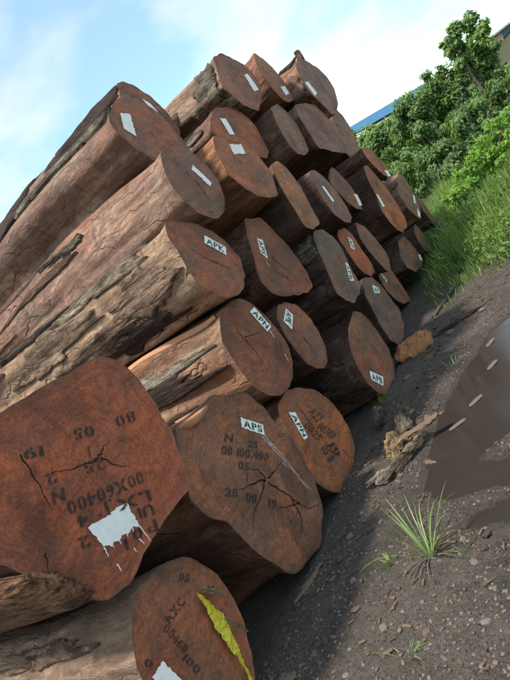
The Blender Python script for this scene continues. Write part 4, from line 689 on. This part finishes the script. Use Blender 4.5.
s_ = slab('splintered_slab', V0, -0.35, 0.17, PLATE, LOGS['A'], 0.02); s_.color = (0.40, 0.22, 0.13, 1)

s_ = slab('splinter', [(2.31,1.262),(2.40,1.262),(2.494,1.252),(2.62,1.238),(2.734,1.222),(2.71,1.18),(2.60,1.168),(2.49,1.172),(2.40,1.195),(2.34,1.235)], -0.30, 0.06, SPLINT, LOGS['C'], 0.015)
s_ = slab('splinter', [(8.64,3.70),(8.72,3.78),(8.78,3.85),(8.86,3.95),(8.81,3.84),(8.80,3.76),(8.78,3.68)], 0.04, 0.13, PLATE, LOGS['T'], 0.02); s_.color = (0.16, 0.09, 0.06, 1)

# yellow plastic strip and dry leaf caught on the bottom log
YEL = plain('yellow_plastic', (0.62, 0.52, 0.035), 0.38, 14, 0.25, 0.5, 0.02, 0.5); DRY = plain('dry_leaf', (0.25, 0.17, 0.10), 0.8, 30, 0.4, 0.5, 0.01)
def sheet(name, L_, Rr, x, mat, label, cat, amp=0.02):
    """thin crumpled strip between two edge lines"""
    V, F = [], []; n_ = len(L_); SUB, K = 6, 9; rows = (n_-1)*SUB+1
    for i in range(rows):
        q, f = divmod(i, SUB); q2 = min(q+1, n_-1); f /= SUB
        a, b = Vector(L_[q]).lerp(Vector(L_[q2]), f), Vector(Rr[q]).lerp(Vector(Rr[q2]), f)
        a = a+(a-b)*0.25*NZ(i*0.8, 3.0, len(label)); b = b+(b-a)*0.25*NZ(i*0.8, 8.0, len(label)); wd = (a-b).length
        for k in range(K):
            u = k/(K-1); p = a.lerp(b, u)
            fold = abs(NZ(u*3.1+i*0.05, i*0.16, 2.0))*amp*0.9+0.5*amp*NZ(u*6, i*0.45, 5.0)
            V.append((x+amp*0.5+fold+amp*0.6*math.sin(u*math.pi), p.x, p.y))
    for i in range(rows-1):
        for k in range(K-1): F.append((i*K+k, i*K+k+1, i*K+K+k+1, i*K+K+k))
    o = mesh_obj(name, V, F, mat, smooth=False); md = o.modifiers.new('thick', 'SOLIDIFY'); md.thickness = 0.0012; md.offset = 1; tag(o, label, cat); return o
sheet('yellow_strip', [(1.713,.612),(1.727,.572),(1.741,.50),(1.755,.43),(1.752,.39),(1.731,.345),(1.708,.28),(1.684,.245),(1.668,.19),(1.656,.11)], [(1.708,.608),(1.701,.575),(1.690,.50),(1.676,.43),(1.668,.37),(1.660,.31),(1.662,.265),(1.676,.24),(1.655,.185),(1.642,.11)], 0.112, YEL, 'torn yellow plastic strip hanging on the bottom log end', 'plastic')
sheet('dry_leaf', [(1.742,.627),(1.773,.603),(1.813,.557),(1.823,.495)], [(1.728,.607),(1.749,.567),(1.791,.532),(1.813,.485)], 0.115, DRY, 'curled dry brown leaf stuck above the yellow strip', 'leaf', 0.03)
sheet('dry_leaf', [(1.750,.425),(1.775,.345),(1.800,.27)], [(1.738,.405),(1.758,.335),(1.790,.268)], 0.115, DRY, 'narrow dry leaf curling beside the yellow strip', 'leaf', 0.03)

# ------------------------------------------------------------------ plants
WEED = leaf_mat('weed_blade', (0.10, 0.17, 0.045), (0.24, 0.33, 0.12), 0.25); GRASS = leaf_mat('bank_grass', (0.060, 0.125, 0.024), (0.24, 0.34, 0.09), 0.35)
def blade(V, F, T, base, d, L_, w, droop, tone, seg=5):
    b = len(V); d = Vector(d).normalized(); side = d.cross(Vector((0, 0, 1)))
    if side.length < 0.05: side = Vector((1, 0, 0))
    side.normalize(); p = Vector(base); dd = d.copy()
    for i in range(seg+1):
        u = i/seg; ww = w*(1-u)**0.6*(0.6+0.4*min(1, u*4)); V.append(p-side*ww); V.append(p+side*ww); T += [tone, tone]
        dd = (dd+Vector((0, 0, -droop*u))).normalized(); p = p+dd*(L_/seg)
    for i in range(seg): F.append((b+2*i, b+2*i+1, b+2*i+3, b+2*i+2))
def clump(name, x, y, n_, L_, w, spread, label, cat, seed, mat=None, droop=0.35):
    r_ = random.Random(seed); root = empty(name, gl(x, y)); V, F, T = [], [], []
    for i in range(n_):
        a = r_.uniform(0, 6.28); s = r_.uniform(0.1, spread)
        blade(V, F, T, (0.02*math.cos(a), 0.02*math.sin(a), -0.01), (s*math.cos(a), s*math.sin(a), 1), L_*r_.uniform(0.45, 1.1), w*r_.uniform(0.6, 1.1), droop*r_.uniform(0.3, 1.3), r_.random(), 7)
    mesh_obj('blades', V, F, mat or WEED, root, attrs={'tone': T})
    V, F, T = [], [], []
    for i in range(max(4, n_//4)):
        a = r_.uniform(0, 6.28); blade(V, F, T, (0, 0, -0.01), (1.2*math.cos(a), 1.2*math.sin(a), 0.5), L_*0.5, w, 0.5, r_.random()*0.3)
    mesh_obj('dead_blades', V, F, LEAFM, root, attrs={'tone': T}); tag(root, label, cat); return root
clump('grass_clump', 0.95, 2.36, 30, 0.42, 0.0050, 1.1, 'tall green grass clump growing alone in the mud beside the puddle', 'grass', 5)
clump('weed', 0.69, 2.40, 10, 0.075, 0.010, 1.1, 'tiny light green seedling in the mud beside the tall grass clump', 'weed', 6, GRASS)
clump('weed', 0.93, 1.76, 9, 0.16, 0.004, 1.6, 'pale straggling weed lying in the foreground mud', 'weed', 8, None, 0.8)
clump('weed', 1.16, 2.33, 10, 0.13, 0.004, 1.4, 'thin trailing grass tuft between the tall clump and the stones', 'weed', 9)
clump('weed', 0.80, 4.75, 10, 0.16, 0.005, 1.1, 'sparse grass tuft on the rim of the puddle', 'weed', 12)
clump('weed', 0.02, 4.72, 16, 0.22, 0.006, 0.9, 'dark grass tuft in the gap between the two ground logs', 'weed', 13, GRASS)
# grass on the bank
V, F, T = [], [], []; r_ = random.Random(21)
cnt = 0
while cnt < 26000:
    y = 6.3+r_.random()**1.35*12; x = r_.uniform(-0.6, 4.2) if y > 9 else r_.uniform(-0.05, 3.2)
    if x < 0.15 and y < 10.4 and r_.random() < 0.8: continue
    g_ = smooth01((y-6.7-1.2*NZ(x*1.3, y*1.3)+0.5*(x-0.8))/1.8)*(0.55+0.45*smooth01((NZ(x*1.8, y*1.8, 9)+0.35)/0.5))
    if r_.random() > g_: continue
    cnt += 1; a = r_.uniform(0, 6.28); s = r_.uniform(0.1, 0.8); hgt = (0.10+0.22*smooth01((y-7)/3))*(0.6+0.8*r_.random())*(1+0.5*NZ(x*1.5, y*1.5, 4))
    tone = max(0, min(1, 0.5+0.45*NZ(x*1.2, y*1.2, 11)+r_.uniform(-.25, .25)))
    blade(V, F, T, gl(x, y, -0.01), (s*math.cos(a), s*math.sin(a), 1), hgt, 0.006+0.005*r_.random(), 0.35, tone, 3)
o = mesh_obj('bank_grass', V, F, GRASS, attrs={'tone': T}); tag(o, 'lush green grass covering the bank beyond the mud', 'grass', kind='stuff')

# leafy crowns follow
BARKT = plain('tree_bark', (0.14, 0.10, 0.075), 0.9, 18, 0.4, 0.6, 0.02)
LF1 = leaf_mat('dark_vine_leaf', (0.045, 0.095, 0.028), (0.30, 0.43, 0.15), 0.5); LF2 = leaf_mat('light_shrub_leaf', (0.11, 0.23, 0.035), (0.30, 0.45, 0.11), 0.45)
def leaf(V, F, T, p, d, n_, L_, W_, tone):
    b = len(V); d = d.normalized(); s = d.cross(n_); 
    if s.length < 1e-3: s = Vector((1, 0, 0))
    s.normalize(); n2_ = s.cross(d)
    for q in (p, p+d*L_*0.35+s*W_*0.5-n2_*W_*0.12, p+d*L_*0.75+s*W_*0.33-n2_*W_*0.2, p+d*L_-n2_*L_*0.18, p+d*L_*0.75-s*W_*0.33-n2_*W_*0.2, p+d*L_*0.35-s*W_*0.5-n2_*W_*0.12, p+d*L_*0.45+n2_*W_*0.08):
        V.append(q); T.append(tone)
    F += [(b, b+1, b+6), (b+1, b+2, b+6), (b+2, b+3, b+6), (b+3, b+4, b+6), (b+4, b+5, b+6), (b+5, b, b+6)]
def tube(V, F, pts, radii, K=7):
    b = len(V)
    for i, (p, r) in enumerate(zip(pts, radii)):
        t_ = (pts[min(i+1, len(pts)-1)]-pts[max(i-1, 0)]).normalized(); s = t_.cross(Vector((0.3, 1, 0.1))).normalized(); u_ = s.cross(t_)
        for k in range(K): a = 2*math.pi*k/K; V.append(p+(s*math.cos(a)+u_*math.sin(a))*r)
    for i in range(len(pts)-1):
        for k in range(K): F.append((b+i*K+k, b+i*K+(k+1) % K, b+(i+1)*K+(k+1) % K, b+(i+1)*K+k))
def tree(name, x, y, clumps, nleaf, Ls, mat, label, cat, seed, group=None, droop=0.5, trunk_r=0.07, tone_b=0.0):
    """clumps: (dx, dy, z, radius) lobes of foliage above the base point"""
    r_ = random.Random(seed); zb = ground_h(x, y); root = empty(name, (x, y, zb)); V, F = [], []
    top = max(c_[2] for c_ in clumps)-zb; trunk = [Vector((0.12*NZ(i*0.7, seed)*i/3, 0.1*NZ(i*0.7, seed+5)*i/3, top*0.8*i/6-0.1*(i == 0))) for i in range(7)]
    tube(V, F, trunk, [trunk_r*(1-0.11*i) for i in range(7)])
    for (dx, dy, z, rr) in clumps:
        e = Vector((dx, dy, z-zb)); s = trunk[min(5, max(1, int((z-zb)/max(top, .1)*4)))]; mid = s.lerp(e, 0.55)+Vector((0, 0, 0.12)); tube(V, F, [s, mid, e], [trunk_r*0.5, trunk_r*0.35, trunk_r*0.1], 5)
    mesh_obj('trunk', V, F, BARKT, root)
    V, F, T = [], [], []; tw = sum(c_[3]**2 for c_ in clumps)
    for ci, (dx, dy, z, rr) in enumerate(clumps):
        k = int(nleaf*rr*rr/tw); c_ = Vector((dx, dy, z-zb)); sub = [(Vector((r_.gauss(0, 1), r_.gauss(0, 1), r_.gauss(0, 0.9))).normalized()*rr*r_.uniform(0.35, 0.95), rr*r_.uniform(0.22, 0.42)) for _ in range(13)]
        for _ in range(k):
            so_, sr = sub[r_.randrange(13)]; dirn = Vector((r_.gauss(0, 1), r_.gauss(0, 1), r_.gauss(0, 1))).normalized(); p = c_+so_+dirn*sr*(r_.random()**0.4)
            out_ = (p-c_).normalized(); d = out_*0.7+Vector((r_.uniform(-.6, .6), r_.uniform(-.6, .6), -droop+r_.uniform(-.3, .3)))
            nn = (out_+Vector((r_.uniform(-.5, .5), r_.uniform(-.5, .5), 0.6))).normalized(); L_ = Ls*r_.uniform(0.6, 1.25)
            tone = max(0, min(1, tone_b+0.42+0.35*NZ(p.x*2.2+seed, p.y*2.2, p.z*2.2)+r_.uniform(-.22, .22)))
            leaf(V, F, T, p, d, nn, L_, L_*r_.uniform(0.5, 0.75), tone)
    mesh_obj('crown', V, F, mat, root, smooth=False, attrs={'tone': T}); tag(root, label, cat, group); return root
V, F, T = [], [], []; r_ = random.Random(31); cnt = 0
while cnt < 5200:
    y = 6.8+r_.random()**1.2*8.5; x = r_.uniform(-0.3, 3.6)
    if x < 0.2 and y < 10.2: continue
    if NZ(x*1.4, y*1.4, 6) < 0.0 or r_.random() > smooth01((y-6.9)/2.0): continue
    cnt += 1; a = r_.uniform(0, 6.28); L_ = r_.uniform(0.04, 0.10); p = Vector(gl(x, y, r_.uniform(0.03, 0.26)))
    leaf(V, F, T, p, Vector((math.cos(a), math.sin(a), r_.uniform(-.3, .5))), Vector((r_.uniform(-.4, .4), r_.uniform(-.4, .4), 1)), L_, L_*0.55, max(0, min(1, 0.5+0.5*NZ(x, y, 3)+r_.uniform(-.3, .3))))
o = mesh_obj('leafy_weeds', V, F, GRASS, smooth=False, attrs={'tone': T}); tag(o, 'small leafy weeds mixed through the grass of the bank', 'weeds', kind='stuff')
G_ = 'trees and bushes beyond the pile'
tree('tree', 1.72, 20.0, [(0.02,0,3.50,.34),(-.02,.2,3.90,.27),(-.02,-.1,3.10,.36),(-.25,.2,2.7,.48),(-.32,0,3.2,.24)], 3150, 0.136, LF1, 'slender tree with narrow leafy top rising beside the yellow building', 'tree', 1, G_, trunk_r=.06, tone_b=.10)
tree('tree', 1.12, 19.0, [(0,0,3.72,.28),(.22,.1,3.85,.22),(-.2,.1,3.55,.24),(.0,0,3.2,.28)], 2730, 0.136, LF1, 'slender tree with rounded tuft next to the narrow-topped tree', 'tree', 2, G_, trunk_r=.05, tone_b=.10)
tree('tree', 0.15, 19.5, [(0,0,3.2,.38),(.45,0,2.85,.55),(-.35,.2,2.9,.5),(.8,.3,2.4,.6),(0,0,2.3,.7),(.9,0,1.7,.7)], 7560, 0.129, LF1, 'bushy vine-draped tree below the two slender trees', 'tree', 3, G_)
tree('tree', -0.95, 19.0, [(0,0,3.0,.38),(.35,0,2.8,.5),(-.4,.2,2.7,.45),(.1,0,2.2,.7),(.8,.1,1.9,.6),(-.3,0,1.7,.6)], 7560, 0.122, LF1, 'vine-covered tree with drooping leaves in the middle of the thicket', 'tree', 4, G_, 0.8, tone_b=.0)
tree('tree', -2.2, 20.0, [(0,0,2.85,.40),(.45,0,2.75,.45),(-.5,.1,2.7,.40),(0,0,2.3,.7),(.7,0,2.0,.7)], 6720, 0.129, LF1, 'low leafy tree in front of the blue roof', 'tree', 5, G_, tone_b=.04)
tree('tree', -3.3, 21.0, [(0,0,3.45,.42),(.5,0,3.05,.55),(-.6,0,3.5,.5),(.2,0,2.4,.7),(.9,0,2.5,.5)], 6300, 0.129, LF1, 'tree showing only its top above the last logs', 'tree', 6, G_, tone_b=.08)
tree('tree', -4.9, 22.0, [(0,0,3.75,.5),(.7,0,3.5,.6),(-.8,0,3.6,.6),(0,0,2.6,.9)], 4830, 0.136, LF1, 'leafy tree hidden mostly behind the upper logs', 'tree', 7, G_, tone_b=.05)
tree('bush', -0.3, 15.6, [(0,0,1.35,.55),(.55,.2,1.15,.5),(-.6,0,1.3,.55),(.1,-.2,.9,.5)], 4830, 0.102, LF1, 'dark bush directly behind the end of the log pile', 'bush', 8, G_, .7, tone_b=-.14)
tree('bush', 1.0, 17.5, [(0,0,1.6,.6),(.6,.2,1.75,.5),(-.6,0,1.55,.6),(.1,-.2,1.1,.5),(1.2,0,1.5,.5)], 5460, 0.109, LF1, 'dark hanging vine bush behind the bright green shrub', 'bush', 9, G_, .9, tone_b=-.10)
tree('bush', 2.3, 19.5, [(0,0,1.7,.6),(.6,.2,2.0,.6),(-.6,0,1.9,.5),(1.4,0,1.9,.7)], 5040, 0.116, LF1, 'creeper bush hanging below the concrete retaining wall', 'bush', 10, G_, .8, tone_b=.06)
tree('bush', -1.8, 16.5, [(0,0,1.7,.6),(.7,0,1.6,.55),(-.7,.1,1.9,.6),(.2,0,1.0,.6)], 4830, 0.102, LF1, 'dark bush behind the orange-brown logs at the pile end', 'bush', 11, G_, .7, tone_b=-.08)
tree('shrub', 1.25, 11.6, [(0,0,.95,.28),(.35,.1,1.1,.32),(-.35,-.1,.85,.28),(-.7,0,.72,.25),(-1.0,.1,.62,.2),(.75,.1,1.25,.34),(.1,-.2,.7,.3),(1.2,.1,1.25,.4)], 4590, 0.083, LF2, 'bright yellow-green shrub growing on the grassy bank', 'shrub', 12, None, .1, .03)
tree('shrub', 0.55, 10.7, [(0,0,.66,.14),(.25,0,.64,.15),(-.2,.1,.6,.12)], 510, 0.090, LF2, 'low light green broad-leaved plant at the foot of the bright shrub', 'shrub', 13, None, .1, .02)

# ------------------------------------------------------------------ retaining wall and buildings on the terrace
def box(V, F, a, b):
    i = len(V); (x0, y0, z0_), (x1, y1, z1) = a, b
    V += [(x0,y0,z0_),(x1,y0,z0_),(x1,y1,z0_),(x0,y1,z0_),(x0,y0,z1),(x1,y0,z1),(x1,y1,z1),(x0,y1,z1)]
    F += [[i+k for k in f] for f in ((3,2,1,0),(4,5,6,7),(0,1,5,4),(1,2,6,5),(2,3,7,6),(3,0,4,7))]
def part(name, boxes, mat, parent):
    V, F = [], []
    for a, b in boxes: box(V, F, a, b)
    off = parent.location; V = [(v[0]-off.x, v[1]-off.y, v[2]-off.z) for v in V]; return mesh_obj(name, V, F, mat, parent, smooth=False)
CONC = plain('stained_concrete', (0.22, 0.21, 0.195), 0.9, 0.8, 0.45, 0.3, 0.05); YW = plain('yellow_plaster', (0.85, 0.62, 0.30), 0.85, 1.2, 0.3); RED = plain('red_boards', (0.36, 0.12, 0.10), 0.8, 2, 0.3)
BLUE = plain('blue_sheet_metal', (0.10, 0.27, 0.48), 0.5, 1.5, 0.3); GREYM = plain('grey_sheet_metal', (0.26, 0.28, 0.30), 0.55, 1.5, 0.3); DARKW = plain('dark_window', (0.04, 0.045, 0.05), 0.3, 3, 0.2)
rw = empty('retaining_wall', (0, 78.5, 2.2)); tag(rw, 'stained grey concrete retaining wall under the yellow building', 'wall')
for i in range(13): part('panel', [((-30+i*4+0.02, 78.2+0.02*(i % 2), 0.8), (-26+i*4-0.02, 78.8, 4.72))], CONC, rw)
part('coping', [((-30, 78.0, 4.725), (22, 78.95, 4.95))], CONC, rw)
yb = empty('building', (2, 82, 4.96)); tag(yb, 'low yellow-walled building with red panel and blue shutter on the terrace', 'building')
part('wall', [((-0.7, 80.5, 4.96), (12, 86, 6.9))], YW, yb); part('red_panel', [((-2.3, 80.3, 4.96), (-0.75, 86, 6.5))], RED, yb)
part('post', [((-0.75, 79.7, 4.96), (-0.6, 79.85, 6.95))], GREYM, yb); part('post', [((1.2, 79.7, 4.96), (1.35, 79.85, 6.95))], GREYM, yb)
part('shutter', [((1.5, 80.4, 5.9), (3.4, 80.48, 6.8))], BLUE, yb); part('window', [((4.5, 80.42, 5.7), (5.9, 80.48, 6.6))], DARKW, yb)
part('roof', [((-1.0, 79.4, 6.96), (13, 87, 7.15))], GREYM, yb)
bb = empty('building', (-14, 84, 4.96)); tag(bb, 'building with sloping blue sheet roof half hidden behind the trees', 'building')
part('wall', [((-19, 81, 4.9), (-7.5, 88, 7.2))], YW, bb); part('window', [((-12, 80.92, 5.8), (-10.5, 80.98, 6.8))], DARKW, bb)
V = [(-19.5,80,9.3),(-7,80,7.4),(-7,89,7.4),(-19.5,89,9.3),(-19.5,80,9.48),(-7,80,7.58),(-7,89,7.58),(-19.5,89,9.48)]
V = [(x_, y_, z_-0.9 if i_ < 4 else z_) for i_, (x_, y_, z_) in enumerate(V)]
o = mesh_obj('roof', [(v[0]+14, v[1]-84, v[2]-4.96) for v in V], [(3,2,1,0),(4,5,6,7),(0,1,5,4),(1,2,6,5),(2,3,7,6),(3,0,4,7)], BLUE, bb, smooth=False)
